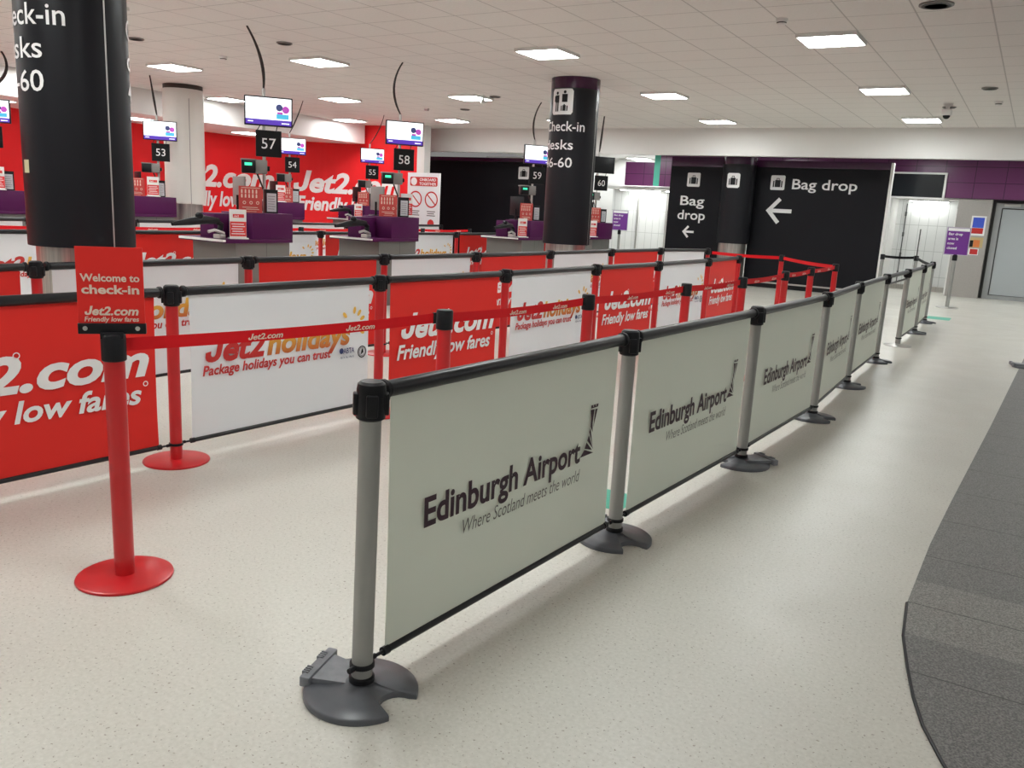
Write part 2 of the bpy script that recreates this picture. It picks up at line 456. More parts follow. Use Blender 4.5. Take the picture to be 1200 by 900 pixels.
# ceiling of square tiles with openings left solid (the light fittings hang just below the tile face)
struct(MB().box(-19.5, 9, -8, 18.35, HC, HC + 0.12).build('ceiling', CEILMAT, smooth=False))
struct(MB().box(-14.4, 9, 18.35, 18.55, 2.83, HC + 0.12).build('trim_2', WHITE, smooth=False))       # dropped beam at the end of the hall
struct(MB().box(-14.4, 9, 18.55, 25, 3.12, 3.24).build('ceiling', WHITE, smooth=False))
# curved red wall behind the second row of desks
def wall_path(s):
    """arc length from the start of the curve -> point and inward normal of the wall face"""
    r = 2.9; cx, cy = -14.8, 14.65; q = PI / 2 * r
    if s < 0: return Vector((-17.7, 14.65 + s)), Vector((1, 0))
    if s < q:
        a = PI - s / r
        return Vector((cx + r * math.cos(a), cy + r * math.sin(a))), Vector((-math.cos(a), -math.sin(a)))
    return Vector((cx + (s - q), 17.55)), Vector((0, -1))
mbw = MB()
ss = [-22] + [i * 0.16 for i in range(0, 29)] + [4.556 + 1.12]
for a, b in zip(ss[:-1], ss[1:]):
    (p, n), (q, m) = wall_path(a), wall_path(b)
    P, Q = p - n * 0.15, q - m * 0.15
    vs = [(p.x, p.y, 0), (q.x, q.y, 0), (Q.x, Q.y, 0), (P.x, P.y, 0)]
    vs += [(x, y, HC) for x, y, _ in vs]
    mbw.add(vs, [(0, 1, 5, 4), (2, 3, 7, 6), (0, 3, 2, 1), (4, 5, 6, 7)])
wall_left = struct(mbw.build('wall_left', REDWALL, ))
def wall_text(name, rows):
    mb = MB()
    for s, s0, z, cap, w, bold, it in rows:
        vs, fs, nat = text_geo(s, bold, it, 4)
        out = []
        for u, v in vs:
            p, n = wall_path(s0 + u * w / nat); p = p + n * 0.012
            out.append((p.x, p.y, z + v * cap))
        mb.add(out, fs)
    return mb.build(name, WHITEPRINT, wall_left, smooth=False)
for s_end in (1.52, 5.08):
    wall_text('lettering', [('Jet2.com', s_end - 3.1, 1.64, 0.54, 3.1, 0.038, 0.25)])
    wall_text('slogan', [('Friendly low fares', s_end - 2.98, 1.16, 0.38, 2.98, 0.032, 0.2)])
# white boxed bulkhead above the red wall, stopping short of the corner
struct(MB().box(-18.2, -15.3, -8, 17.35, 2.92, HC - 0.002).build('trim_3', WHITE, smooth=False))
struct(MB().box(-13.68, -13.45, 17.5, 17.75, 0, HC).build('trim_4', WHITE))                                # bright corner post
# walls at the far end
struct(MB().box(-9.15, -8.98, 22.15, 22.25, 2.27, 3.12).build('trim_5', GREEN, smooth=False))
struct(MB().box(-10.0, -9.15, 22.15, 22.25, 2.27, 2.9).build('trim_6', PURPLEWALL, smooth=False))
struct(MB().box(-8.98, -3.1, 22.15, 22.25, 2.27, 3.12).build('trim_7', PURPLEWALL, smooth=False))
struct(MB().box(-3.1, 4.0, 22.15, 22.3, 2.235, 3.12).build('trim_8', PURPLEWALL, smooth=False))
wb = MB().box(-16, -3.05, 24.2, 24.3, 0, 3.12)
struct(wb.build('wall_back', WHITE, smooth=False))
# shutter recess on the right with its lit soffit, steel return wall and door
door1 = struct(MB().box(-3.05, -1.66, 23.3, 23.38, 0.1, 2.2).build('door_1', SHUTTER, smooth=False))
MB().box(-3.05, -1.66, 23.2, 23.3, 0.0, 0.12).build('bottom_bar', STEEL, door1)
gl = MB()
for zz in (0.35, 0.8, 1.3, 1.8): gl.box(-2.86, -2.82, 23.24, 23.3, zz, zz + 0.1)
gl.box(-2.85, -2.83, 23.26, 23.3, 0.12, 2.1).build('latch_rod', DARKGREY, door1)
struct(MB().box(-3.15, -1.6, 22.3, 23.4, 2.2, 2.24).build('ceiling', WHITE, smooth=False))
struct(MB().box(-3.2, -3.05, 22.2, 23.4, 0, 3.1).build('wall_recess', WHITE, smooth=False))
wr = struct(MB().box(-1.64, -0.95, 22.2, 22.5, 0, 2.232).build('wall_right', WALLSTEEL, smooth=False))
struct(MB().box(-1.66, -1.56, 22.5, 23.3, 0, 2.2).build('wall_recess', WHITE, smooth=False))
struct(MB().box(-1.665, -1.635, 22.17, 22.2, 0, 2.0).build('trim_9', WHITE, smooth=False))
struct(MB().box(-0.95, 4.0, 22.52, 22.62, 0, 2.3).build('wall_right', DARKGREY, smooth=False))
door2 = struct(MB().box(-0.74, 0.45, 22.44, 22.5, 0.1, 2.04).build('door_2', DOORGREY, smooth=False))
fr = MB().box(-0.88, -0.76, 22.38, 22.52, 0, 2.17).box(0.47, 0.6, 22.38, 22.52, 0, 2.17).box(-0.76, 0.47, 22.38, 22.52, 2.06, 2.17).box(-0.76, 0.47, 22.4, 22.52, 0, 0.09)
fr.build('door_frame', mat('frame_grey', (0.33, 0.34, 0.34), 0.45, noise=0.05), door2, smooth=False)
MB().box(-0.72, -0.4, 22.36, 22.44, 2.1, 2.16, 0.01).build('door_closer', SILVER, door2)
hb = MB().tube([(-0.02, 22.44, 1.24), (-0.02, 22.38, 1.24), (0.16, 22.38, 1.24)], 0.014, 8).build('door_handle', SILVER, door2)
struct(MB().box(0.6, 4.0, 22.3, 22.52, 0, 2.24).build('wall_right', WALLSTEEL, smooth=False))
# left opening: shutters, white-lit
door3 = struct(MB().box(-11.0, -8.0, 23.6, 23.68, 0.1, 2.2).build('door_3', SHUTTER, smooth=False))
g3 = MB()
for xx in (-10.15, -9.25, -8.7): g3.box(xx, xx + 0.03, 23.52, 23.6, 0.1, 2.15)
g3.build('guide_rail', SILVER, door3, smooth=False)
struct(MB().box(-11.0, -8.0, 22.35, 23.7, 2.2, 2.25).build('ceiling', WHITE, smooth=False))
def recess_lamp(x0, x1, y0, y1, z, label):
    t = thing('recess_light', label, 'light', ((x0 + x1) / 2, (y0 + y1) / 2, z))
    hx, hy = (x1 - x0) / 2, (y1 - y0) / 2
    MB().box(-hx, hx, -hy, hy, 0.0, 0.03).build('housing', WHITE, t, smooth=False)
    MB().box(-hx + .03, hx - .03, -hy + .03, hy - .03, -0.012, 0.0).build('diffuser', RECESSLAMP, t, smooth=False)
recess_lamp(-2.8, -1.9, 22.95, 23.2, 2.165, 'bright light set in the soffit above the white shutter on the right')
recess_lamp(-10.5, -9.4, 22.9, 23.45, 2.165, 'bright light above the left white shutters, behind the closed notice')
recess_lamp(-9.1, -8.2, 22.9, 23.45, 2.165, 'bright light above the left white shutters, beside the narrow black board')

# ------------------------------------------------------------------ ceiling lights and small ceiling fittings
for k, (y, l) in enumerate(((8.6, 'bright soffit light above the red wall left of the near black column'), (11.5, 'bright soffit light above the red wall beside the cream column'), (14.5, 'bright soffit light above the red wall left of sign 57'))):
    t = thing('soffit_light', l, 'light', (-16.45, y, 2.915))
    MB().box(-0.3, 0.3, -0.3, 0.3, -0.01, 0.004).build('frame', WHITE, t, smooth=False)
    MB().box(-0.27, 0.27, -0.27, 0.27, -0.016, -0.01).build('diffuser', SOFFITLAMP, t, smooth=False)
def light_mesh():
    return (MB().box(-0.3, 0.3, -0.3, 0.3, 0.004, 0.03).box(-0.3, 0.3, -0.3, -0.285, -0.008, 0.004).box(-0.3, 0.3, 0.285, 0.3, -0.008, 0.004)
            .box(-0.3, -0.285, -0.285, 0.285, -0.008, 0.004).box(0.285, 0.3, -0.285, 0.285, -0.008, 0.004).mesh('frame', WHITE, False),
            MB().box(-0.285, 0.285, -0.285, 0.285, -0.004, 0.003).mesh('diffuser', DIFFUSER, False))
LM, LD = light_mesh()
vis = {(-2.12, 9.6): 'nearest square ceiling light in the row farthest to the right', (-2.12, 13.25): 'second square ceiling light in the right-hand row', (-2.02, 16.85): 'farthest square ceiling light in the right-hand row, beside the beam',
       (-5.45, 9.5): 'square ceiling light just in front of the middle black column', (-5.4, 13.25): 'square ceiling light just right of the middle black column top', (-5.72, 16.9): 'small-looking far square ceiling light behind the middle black column',
       (-9.02, 9.25): 'square ceiling light above the display of desk 57', (-8.97, 12.97): 'square ceiling light right of the desk 58 cable', (-9.0, 16.6): 'square ceiling light hidden behind the middle black column',
       (-11.9, 9.03): 'square ceiling light between the near black column and the white column', (-11.9, 12.76): 'square ceiling light in front of the white bulkhead above desk 54', (-11.8, 16.36): 'far square ceiling light above the display of desk 58',
       (-14.65, 12.36): 'square ceiling light beside the white bulkhead next to the white column', (-14.75, 16.17): 'far square ceiling light beside the end of the white bulkhead', (-14.65, 8.7): 'square ceiling light beside the white bulkhead left of the near black column'}
lights = [(x, y, l) for (x, y), l in vis.items()]
ords = ['first', 'second', 'third', 'fourth', 'fifth', 'sixth', 'seventh', 'eighth', 'ninth', 'tenth']
for j, y in enumerate((5.75, 2.1, -1.6)):
    for i, x in enumerate((-2.12, -5.45, -9.0, -11.9, -14.65)):
        lights.append((x, y, 'ceiling light outside the view, %s from the right, %s row nearer' % (ords[i], ords[j])))
for j, y in enumerate((13.25, 9.6, 5.75, 2.1, -1.6)):
    lights.append((4.6, y, 'added fill light outside the view to the right, %s from the far end' % ords[j]))  # unseen lamps added to brighten the near side of the pale banners
lights += [(1.4, 13.25, 'added fill light just outside the right edge of view'), (1.4, 16.85, 'far added fill light just outside the right edge of view')]  # unseen pair, added to lift the right-hand floor and granite
for x, y, l in ((-2.4, 20.4, 'square ceiling light behind the white beam near the right shutter'), (0.6, 20.4, 'square ceiling light behind the white beam before the grey door'), (-9.4, 20.9, 'square ceiling light behind the white beam near the left shutters'), (-5.6, 21.0, 'square ceiling light behind the wide black board'), (-12.3, 23.0, 'added fill light behind the long black board near desk 59'), (-10.3, 23.7, 'added fill light washing the white wall beside the left purple panel')):  # the last two are hidden lamps added to brighten the back wall
    lights.append((x, y, l))
for x, y, l in lights:
    t = thing('ceiling_light', l, 'light', (x, y, (HC if y < 18.3 else 3.12) - 0.031), 0, 'square lights set in the tiled ceiling')
    link('frame', LM, t); link('diffuser', LD, t)
def vent(x, y, r, label):
    t = thing('ceiling_speaker', label, 'speaker', (x, y, HC))
    MB().lathe([(r, -0.001), (r, -0.012), (r * 0.9, -0.016)], n=28).build('rim', MIDGREY, t)
    m = MB()
    for k in range(4): m.lathe([(r * (0.85 - .18 * k), -0.0165), (r * (0.85 - .18 * k), -0.02), (r * (0.78 - .18 * k), -0.02)], n=24)
    m.build('grille', DARKGREY, t)
vent(-1.03, 8.44, 0.14, 'large round grey speaker grille at the top right of the ceiling')
for x, y, l in ((-10.35, 7.28, 'round ceiling grille right of the near black column top'), (-8.5, 8.09, 'dark oval ceiling grille above the desk 57 display'), (-8.5, 13.04, 'small round ceiling grille right of the far light above the middle'), (-1.47, 15.3, 'round ceiling grille beside the dome camera'), (-0.83, 13.38, 'round ceiling grille near the right edge'), (-10.26, 14.65, 'dark round ceiling grille below the light right of desk 58 cable')):
    vent(x, y, 0.1, l)
def detector(x, y, label):
    t = thing('smoke_detector', label, 'detector', (x, y, HC))
    MB().lathe([(0.055, 0), (0.055, -0.02), (0.045, -0.03), (0.045, -0.045), (0.035, -0.055)], n=20).build('housing', WHITE, t)
    MB().lathe([(0.046, -0.033), (0.0465, -0.036), (0.0465, -0.04), (0.046, -0.042)], n=20).build('sensor_slot', BLACK, t)
detector(2.38 * -1, 8.6, 'small white smoke detector in front of the nearest right-hand ceiling light')
detector(-10.27, 8.61, 'tiny smoke detector left of the desk 57 cable')
detector(-0.77, 14.76, 'tiny smoke detector at the far right of the ceiling')
detector(-11.06, 14.42, 'tiny smoke detector on the ceiling right of the desk 58 cable')
def cctv(x, y):
    t = thing('dome_camera', 'small white security camera hanging from the ceiling at far right', 'camera', (x, y, HC))
    MB().lathe([(0.07, 0), (0.07, -0.03), (0.03, -0.045), (0.03, -0.09)], n=20).build('mount', WHITE, t)
    MB().box(-0.07, 0.07, -0.12, 0.06, -0.18, -0.09, 0.02).build('camera_body', WHITE, t)
    MB().lathe([(0.052, 0), (0.05, -0.02), (0.03, -0.045), (0.008, -0.052)], (0, -0.03, -0.18), 20).build('lens_dome', BLACK, t)
cctv(-1.45, 14.9)
t = thing('pendant_sensor', 'tiny white cone hanging at the corner of a far ceiling light', 'sensor', (-8.55, 12.75, HC))
MB().tube([(0, 0, 0), (0, 0, -0.06)], 0.006, 8).build('stem', WHITE, t)
MB().lathe([(0.01, -0.06), (0.05, -0.15), (0.04, -0.155)], n=16).build('cone', WHITE, t)

# ------------------------------------------------------------------ columns
def cyl_map(r, az0):
    """local sign coordinates (arc length from az0, height) -> cylinder of radius r"""
    return lambda u, v: (r * math.cos(az0 + u / r), r * math.sin(az0 + u / r), v)
def cyl_poly(mb, pts, f): mb.add([f(u, v) for u, v in pts], [tuple(range(len(pts)))])
def cyl_text(mb, s, u0, z, cap, f, width=None, bold=0.008):
    vs, fs, w = text_geo(s, bold, 0, 3)
    sx = (width / w) if width else cap
    mb.add([f(u0 + u * sx, z + v * cap) for u, v in vs], fs)
def cyl_patch(mb, u0, u1, z0, z1, f, n=10, rad=0.0):
    vs = []; fs = []
    for i in range(n + 1):
        u = u0 + (u1 - u0) * i / n
        e = 0
        if rad:
            d = min(u - u0, u1 - u); e = rad - math.sqrt(max(0, rad * rad - (rad - min(d, rad)) ** 2))
        vs += [f(u, z0 + e), f(u, z1 - e)]
    for i in range(n): fs.append((2 * i, 2 * i + 2, 2 * i + 3, 2 * i + 1))
    mb.add(vs, fs)
def column(name, label, x, y, r, z0, z1, clad, text=False, seam=None, band=True):
    t = thing(name, label, 'column', (x, y, 0))
    MB().lathe([(r - 0.05, 0), (r - 0.05, z0 + 0.05)], n=48).build('steel_base', STEEL, t)
    if band: MB().lathe([(r + 0.001, z1 - 0.16), (r + 0.001, z1)], n=48).build('top_band', PURPLEBAND, t)
    MB().lathe([(r - 0.02, z0), (r, z0), (r, z1 - (0.16 if band else 0.0))], n=64).build('cladding', clad, t)
    if seam is not None:
        for a in seam:
            f = cyl_map(r + 0.002, a); m = MB(); cyl_patch(m, -0.006, 0.006, z0 + 0.005, z1 - 0.17, f, 1); m.build('seam_strip', SILVER if clad is CLAD else MIDGREY, t)
    return t
R = 0.36
def signage(t, az, rr, lines, icon_u, icon_z, both=False):
    for a in ((az, az + PI + 0.06) if both else (az,)):
        lm = MB(); ic = MB(); gl = MB()
        f = cyl_map(rr + 0.006, a)
        for s, z, w in lines: cyl_text(lm, s, 0, z, 0.15, f, w)
        f2 = cyl_map(rr + 0.004, a); cyl_patch(ic, icon_u, icon_u + 0.36, icon_z, icon_z + 0.36, f2, 16, 0.035)
        f3 = cyl_map(rr + 0.009, a)
        def q(a0, a1, b0, b1): cyl_patch(gl, icon_u + a0 * .36, icon_u + a1 * .36, icon_z + b0 * .36, icon_z + b1 * .36, f3, 4)
        def dd(cx, cz, rad): cyl_poly(gl, [(icon_u + .36 * cx + .36 * rad * math.cos(k * PI / 6), icon_z + .36 * cz + .36 * rad * math.sin(k * PI / 6)) for k in range(12)], f3)
        dd(.3, .83, .06); q(.2, .40, .46, .75); q(.15, .2, .5, .72); q(.22, .285, .12, .46); q(.315, .38, .12, .46)
        dd(.66, .87, .06); q(.54, .78, .48, .79)
        q(.58, .72, .14, .36); q(.50, .55, .14, .34); q(.75, .80, .14, .34); q(.62, .68, .36, .40)
        lm.build('lettering', WHITEPRINT, t, smooth=False)
        i = ic.build('icon', WHITEPRINT, t); gl.build('icon_symbol', BLACK, i)
rows = [('Check-in', 2.635, 0.69), ('desks', 2.375, 0.53), ('46-60', 2.12, 0.53)]
AZ = math.radians(-140)
c1 = column('column', 'nearest black clad column with white check-in lettering at the left', -6.11, 3.785, 0.365, 1.06, HC, CLAD, seam=(math.radians(2),))
signage(c1, math.radians(-146), 0.365, [('Check-in', 2.555, 0.70), ('desks', 2.34, 0.54), ('46-60', 2.122, 0.54)], 0.12, 2.91, True)
m = MB(); f = cyl_map(0.368, math.radians(-32 - 66)); cyl_patch(m, -0.03, 0.045, 1.57, 1.66, f, 4); m.build('small_sticker', STICKER, c1)
c2 = column('column', 'middle black clad column with suitcase icon and check-in lettering', -6.14, 11.6, R, 1.0, HC, CLAD, seam=(math.radians(2),))
signage(c2, math.radians(-143), R, rows, 0.13, 2.865, True)
c3 = column('column', 'far black clad column between the two bag drop boards', -5.9, 19.25, R, 0.96, 2.86, CLAD)
ic = MB(); gl = MB(); f2 = cyl_map(R + 0.003, math.radians(-116)); cyl_patch(ic, 0.0, 0.3, 2.18, 2.5, f2, 10, 0.03)
f3 = cyl_map(R + 0.006, math.radians(-116))
for a0, a1, b0, b1 in ((.3, .7, .2, .68), (.17, .26, .2, .62), (.74, .83, .2, .62), (.4, .44, .68, .8), (.56, .6, .68, .8), (.4, .6, .77, .81)):
    cyl_patch(gl, .3 * a0, .3 * a1, 2.18 + .32 * b0, 2.18 + .32 * b1, f3, 4)
i3 = ic.build('icon', WHITEPRINT, c3); gl.build('icon_symbol', BLACK, i3)
c4 = column('column', 'cream white column in front of the red wall', -13.95, 10.75, R, 1.25, HC - 0.08, CREAM, seam=(math.radians(-22),), band=False)
MB().lathe([(R - 0.01, HC - 0.08), (R - 0.01, HC)], n=40).build('top_band', mat('dark_brown', (0.03, 0.018, 0.014), 0.5), c4)

# ------------------------------------------------------------------ sign boards at the far end
def board(label, x0, x1, y, ztop, zband):
    t = thing('sign_board', label, 'sign', ((x0 + x1) / 2, y, 0))
    h = (x1 - x0) / 2
    MB().box(-h, h, 0, 0.12, 0.1, zband).build('panel', BOARD, t, smooth=False)
    MB().box(-h, h, 0.0, 0.12, zband, ztop).build('purple_band', PURPLEBAND, t, smooth=False)
    MB().box(-h, h, 0.02, 0.1, 0.0, 0.1).build('kick_strip', BLACK, t, smooth=False)
    MB().box(-h, h, -0.015, 0.0, 0.1, 0.135).build('base_strip', SILVER, t, smooth=False)
    return t, -(x0 + x1) / 2
b1, ox = board('wide black bag drop board with suitcase icon, words and left arrow', -5.66, -2.80, 19.6, 2.83, 2.68)
m = MB(); put_text(m, 'Bag drop', -4.79 + ox, 2.225, 0.235, 1.37, y=-0.004, bold=0.012); m.build('lettering', WHITEPRINT, b1, smooth=False)
m = MB(); arrow_left(m, -5.28 + ox, -4.74 + ox, 1.47, 2.0, 0.085, -0.003); m.build('arrow', WHITEPRINT, b1, smooth=False)
m = MB(); poly(m, rrect(-5.27 + ox, -4.955 + ox, 2.19, 2.51, 0.03), -0.003); i = m.build('icon', WHITEPRINT, b1, smooth=False)
m = MB(); suitcase(m, -5.27 + ox, -4.955 + ox, 2.19, 2.51, -0.006); m.build('icon_symbol', BLACK, i, smooth=False)
MB().box(2.86 / 2, 2.86 / 2 + 0.05, -0.03, 0.15, 0, 2.82).build('edge_trim', WHITE, b1, smooth=False)
b2, ox = board('narrow black bag drop board left of the far column', -7.66, -6.2, 19.6, 2.88, 2.66)
m = MB(); put_text(m, 'Bag', -7.36 + ox, 1.77, 0.235, 0.59, y=-0.004, bold=0.012); m.build('lettering', WHITEPRINT, b2, smooth=False); m = MB(); put_text(m, 'drop', -7.4 + ox, 1.44, 0.235, 0.68, y=-0.004, bold=0.012); m.build('lettering', WHITEPRINT, b2, smooth=False)
m = MB(); arrow_left(m, -7.23 + ox, -6.96 + ox, 1.02, 1.28, 0.05, -0.003); m.build('arrow', WHITEPRINT, b2, smooth=False)
m = MB(); poly(m, rrect(-7.235 + ox, -6.92 + ox, 2.2, 2.52, 0.03), -0.003); i = m.build('icon', WHITEPRINT, b2, smooth=False)
m = MB(); suitcase(m, -7.235 + ox, -6.92 + ox, 2.2, 2.52, -0.006); m.build('icon_symbol', BLACK, i, smooth=False)
b3, ox = board('long black board behind desks 58 and 59 with a suitcase icon', -15.2, -10.6, 19.6, 2.78, 2.68)
m = MB(); poly(m, rrect(-11.92 + ox, -11.6 + ox, 2.24, 2.56, 0.03), -0.003); i = m.build('icon', WHITEPRINT, b3, smooth=False)
m = MB(); suitcase(m, -11.92 + ox, -11.6 + ox, 2.24, 2.56, -0.006); m.build('icon_symbol', BLACK, i, smooth=False)
t = thing('display_sign', 'blank dark display box in a white frame above the right shutter', 'display', (-2.54, 22.1, 2.5))
MB().box(-0.55, 0.55, 0, 0.05, -0.27, 0.25).build('screen_panel', mat('dark_glass', (0.02, 0.023, 0.026), 0.15), t, smooth=False)
fm = MB().box(-0.6, 0.6, -0.02, 0.05, 0.25, 0.29).box(-0.6, 0.6, -0.02, 0.05, -0.31, -0.27).box(-0.6, -0.55, -0.02, 0.05, -0.27, 0.25).box(0.55, 0.6, -0.02, 0.05, -0.27, 0.25)
fm.build('frame', WHITE, t, smooth=False)
def sheet(name, label, cat, x0, x1, z0, z1, m, y=22.19, parts=()):
    t = thing(name, label, cat, ((x0 + x1) / 2, y, (z0 + z1) / 2)); hx, hz = (x1 - x0) / 2, (z1 - z0) / 2
    MB().box(-hx, hx, 0, 0.008, -hz, hz).build('sheet', m, t, smooth=False)
    for nm, a0, a1, c0, c1, pm in parts:
        k = MB(); quad(k, -hx + 2 * hx * a0, -hx + 2 * hx * a1, -hz + 2 * hz * c0, -hz + 2 * hz * c1, -0.003); k.build(nm, pm, t, smooth=False)
    return t
sheet('notice', 'white bordered blue and red notice on the steel wall', 'notice', -1.32, -1.02, 1.42, 1.86, WHITEPRINT, parts=(('blue_field', .12, .88, .4, .92, BLUEPRINT), ('red_field', .12, .88, .1, .38, REDPRINT)))
sheet('notice', 'tan notice with black and orange fields on the steel wall', 'notice', -1.45, -1.02, 1.15, 1.38, TAN, parts=(('black_field', .02, .55, .05, .7, BLACK), ('orange_field', .56, .86, .05, .75, ORANGE), ('white_field', .12, .38, .2, .5, WHITEPRINT)))
sheet('notice', 'small green, white and red label low on the steel wall', 'notice', -1.43, -1.08, 0.98, 1.13, WHITEPRINT, parts=(('green_field', .05, .35, .3, .8, GREEN), ('red_field', .5, .95, .1, .9, REDPRINT)))

# banner about boarding together
t = thing('poster_board', 'white poster with two prohibition circles beside the red wall corner', 'poster', (-13.1, 17.05, 0))
MB().box(-0.5, 0.5, 0, 0.03, 0.12, 2.22).build('board', WHITESHEET, t, smooth=False)
MB().box(-0.52, 0.52, -0.12, 0.14, 0.0, 0.12, 0.01).build('foot', SILVER, t)
m = MB(); poly(m, rrect(-0.42, 0.43, 1.9, 2.12, 0.04), -0.002); hd = m.build('red_header', REDPRINT, t, smooth=False)
for cx in (-0.24, 0.25):
    m = MB(); ring(m, cx, 1.58, 0.165, 0.2, -0.002); line_poly(m, cx - .125, 1.58 + .125, cx + .125, 1.58 - .125, 0.03, -0.003); m.build('prohibition_circle', REDPRINT, t, smooth=False)
    m = MB(); disc(m, cx, 1.0, 0.1, -0.002); poly(m, [(cx - .18, .57), (cx + .18, .57), (cx + .18, .75), (cx + .11, .87), (cx - .11, .87), (cx - .18, .75)], -0.002); m.build('red_figure', REDPRINT, t, smooth=False)
m = MB(); centred(m, 'ONBOARD', 0.13, 2.025, 0.07, 0.5, y=-0.005, bold=.02); centred(m, 'TOGETHER', 0.13, 1.925, 0.07, 0.52, y=-0.005, bold=.02); disc(m, -0.3, 2.01, 0.095, -0.005)
m.build('lettering', WHITEPRINT, t, smooth=False)
for cx in (-.24, .25):
    m = MB()
    for k in range(3): quad(m, cx - .13 + .02 * (k % 2), cx + .13 - .03 * (k % 2), 1.28 - .05 * k, 1.3 - .05 * k, -0.002)
    m.build('small_print', GREYPRINT, t, smooth=False)

# ------------------------------------------------------------------ barrier hardware
def wb_base():
    """dark weighted foot: flat dish with a bite cut from its rim and a ribbed tongue"""
    r = 0.178; n = 56; outer = []
    bx, by, br = 0.128, -0.072, 0.058          # bite
    pts = []
    for k in range(n):
        a = 2 * PI * k / n
        p = Vector((r * math.cos(a), r * math.sin(a)))
        if (p - Vector((bx, by))).length < br: continue
        pts.append((a, p))
    # insert the bite arc
    a0 = math.atan2(by, bx) % (2 * PI)
    start = [i for i, (a, p) in enumerate(pts) if a > a0][0] if any(a > a0 for a, _ in pts) else 0
    seq = [p for a, p in pts[start:]] + [p for a, p in pts[:start]]
    first, last = seq[-1], seq[0]
    c = Vector((bx, by)); aa = math.atan2(first.y - by, first.x - bx); ab = math.atan2(last.y - by, last.x - bx)
    while ab > aa: ab -= 2 * PI
    arc = [c + Vector((math.cos(aa + (ab - aa) * i / 12), math.sin(aa + (ab - aa) * i / 12))) * br for i in range(1, 12)]
    outline = seq + arc
    mb = MB(); N = len(outline)
    rings = [(1.0, 0.0), (1.0, 0.016), (0.97, 0.021), (0.62, 0.026), (0.36, 0.034), (0.25, 0.042)]
    vs = []
    for s, z in rings:
        for p in outline: vs.append((p.x * s, p.y * s, z))
    fs = []
    for i in range(len(rings) - 1):
        for k in range(N):
            k2 = (k + 1) % N; fs.append((i * N + k, i * N + k2, (i + 1) * N + k2, (i + 1) * N + k))
    fs.append(tuple(range(N - 1, -1, -1))); fs.append(tuple((len(rings) - 1) * N + k for k in range(N)))
    mb.add(vs, fs)
    return mb.mesh('base', BASEGREY, True, 50)
def wb_tongue():
    mb = MB(); mb.prism([(-0.165, -0.045), (-0.165, 0.115), (0.0, 0.07), (0.02, -0.02)], 0.022, 0.040)
    mb.box(-0.185, -0.150, -0.06, 0.135, 0.012, 0.048, 0.006)
    for y0 in (-0.035, 0.06):
        for k in range(4): mb.box(-0.188, -0.168, y0 + k * .011, y0 + k * .011 + .006, 0.03, 0.052)
    return mb.mesh('base_lip', BASELIP, True, 30)
def cap_mesh():
    mb = MB()
    mb.lathe([(0.036, 0.885), (0.043, 0.89), (0.043, 0.975), (0.040, 0.992), (0.032, 0.999), (0.012, 1.0)], n=28)
    for k in range(4):
        a = k * PI / 2 + PI / 4
        c, s = math.cos(a), math.sin(a)
        b = MB().box(0.036, 0.052, -0.017, 0.017, 0.9, 0.965, 0.004)
        b.xform(Matrix.Rotation(a, 4, 'Z')); mb.add(b.v, b.f)
    return mb.mesh('cap', BLACK, True, 35)
def clip_mesh():
    mb = MB().lathe([(0.034, 0.092), (0.039, 0.094), (0.039, 0.106), (0.034, 0.108)], n=24)
    for s in (-1, 1): mb.tube([(0, s * 0.034, 0.1), (0, s * 0.06, 0.1)], 0.009, 10)
    return mb.mesh('rail_clip', BLACK)
POSTM = {}
def post(label, x, y, kind, rz=0.0, group=None, clip=True, name='barrier_post'):
    """kind: grey (weighted foot), greydisc (round foot) or red"""
    t = thing(name, label, 'barrier post', (x, y, 0), 0, group)
    if kind == 'grey':
        b = link('base', shared('wb', wb_base), t); b.rotation_euler = (0, 0, rz)
        l = link('base_lip', shared('wbl', wb_tongue), b); l.rotation_euler = (0, 0, math.radians(-14))
        link('pole', shared('gp', lambda: MB().tube([(0, 0, 0.045), (0, 0, 0.9)], 0.0325, 24).mesh('pole', GREYPOLE)), t)
        link('collar', shared('gc', lambda: MB().lathe([(0.04, 0.046), (0.04, 0.06), (0.035, 0.064)], n=24).mesh('collar', BLACK)), t)
    elif kind == 'greydisc':
        link('base', shared('gd', lambda: MB().lathe([(0.17, 0), (0.17, 0.008), (0.16, 0.014), (0.05, 0.03), (0.035, 0.03)], n=36).mesh('base', SILVER)), t)
        link('pole', shared('gp2', lambda: MB().tube([(0, 0, 0.03), (0, 0, 0.9)], 0.0325, 20).mesh('pole', GREYPOLE)), t)
    else:
        link('base', shared('rd', lambda: MB().lathe([(0.178, 0), (0.18, 0.004), (0.178, 0.010), (0.17, 0.013), (0.04, 0.016)], n=48).mesh('base', RED)), t)
        link('pole', shared('rp', lambda: MB().tube([(0, 0, 0.014), (0, 0, 0.9)], 0.033, 24).mesh('pole', RED)), t)
    link('cap', shared('cap', cap_mesh), t)
    if clip: link('rail_clip', shared('clip', clip_mesh), t)
    return t
def lean(t, toward, deg):
    a = Vector((toward[0], toward[1], 0)).normalized()
    ax = Vector((0, 0, 1)).cross(a)
    t.rotation_euler = Matrix.Rotation(math.radians(deg), 3, ax).to_euler()

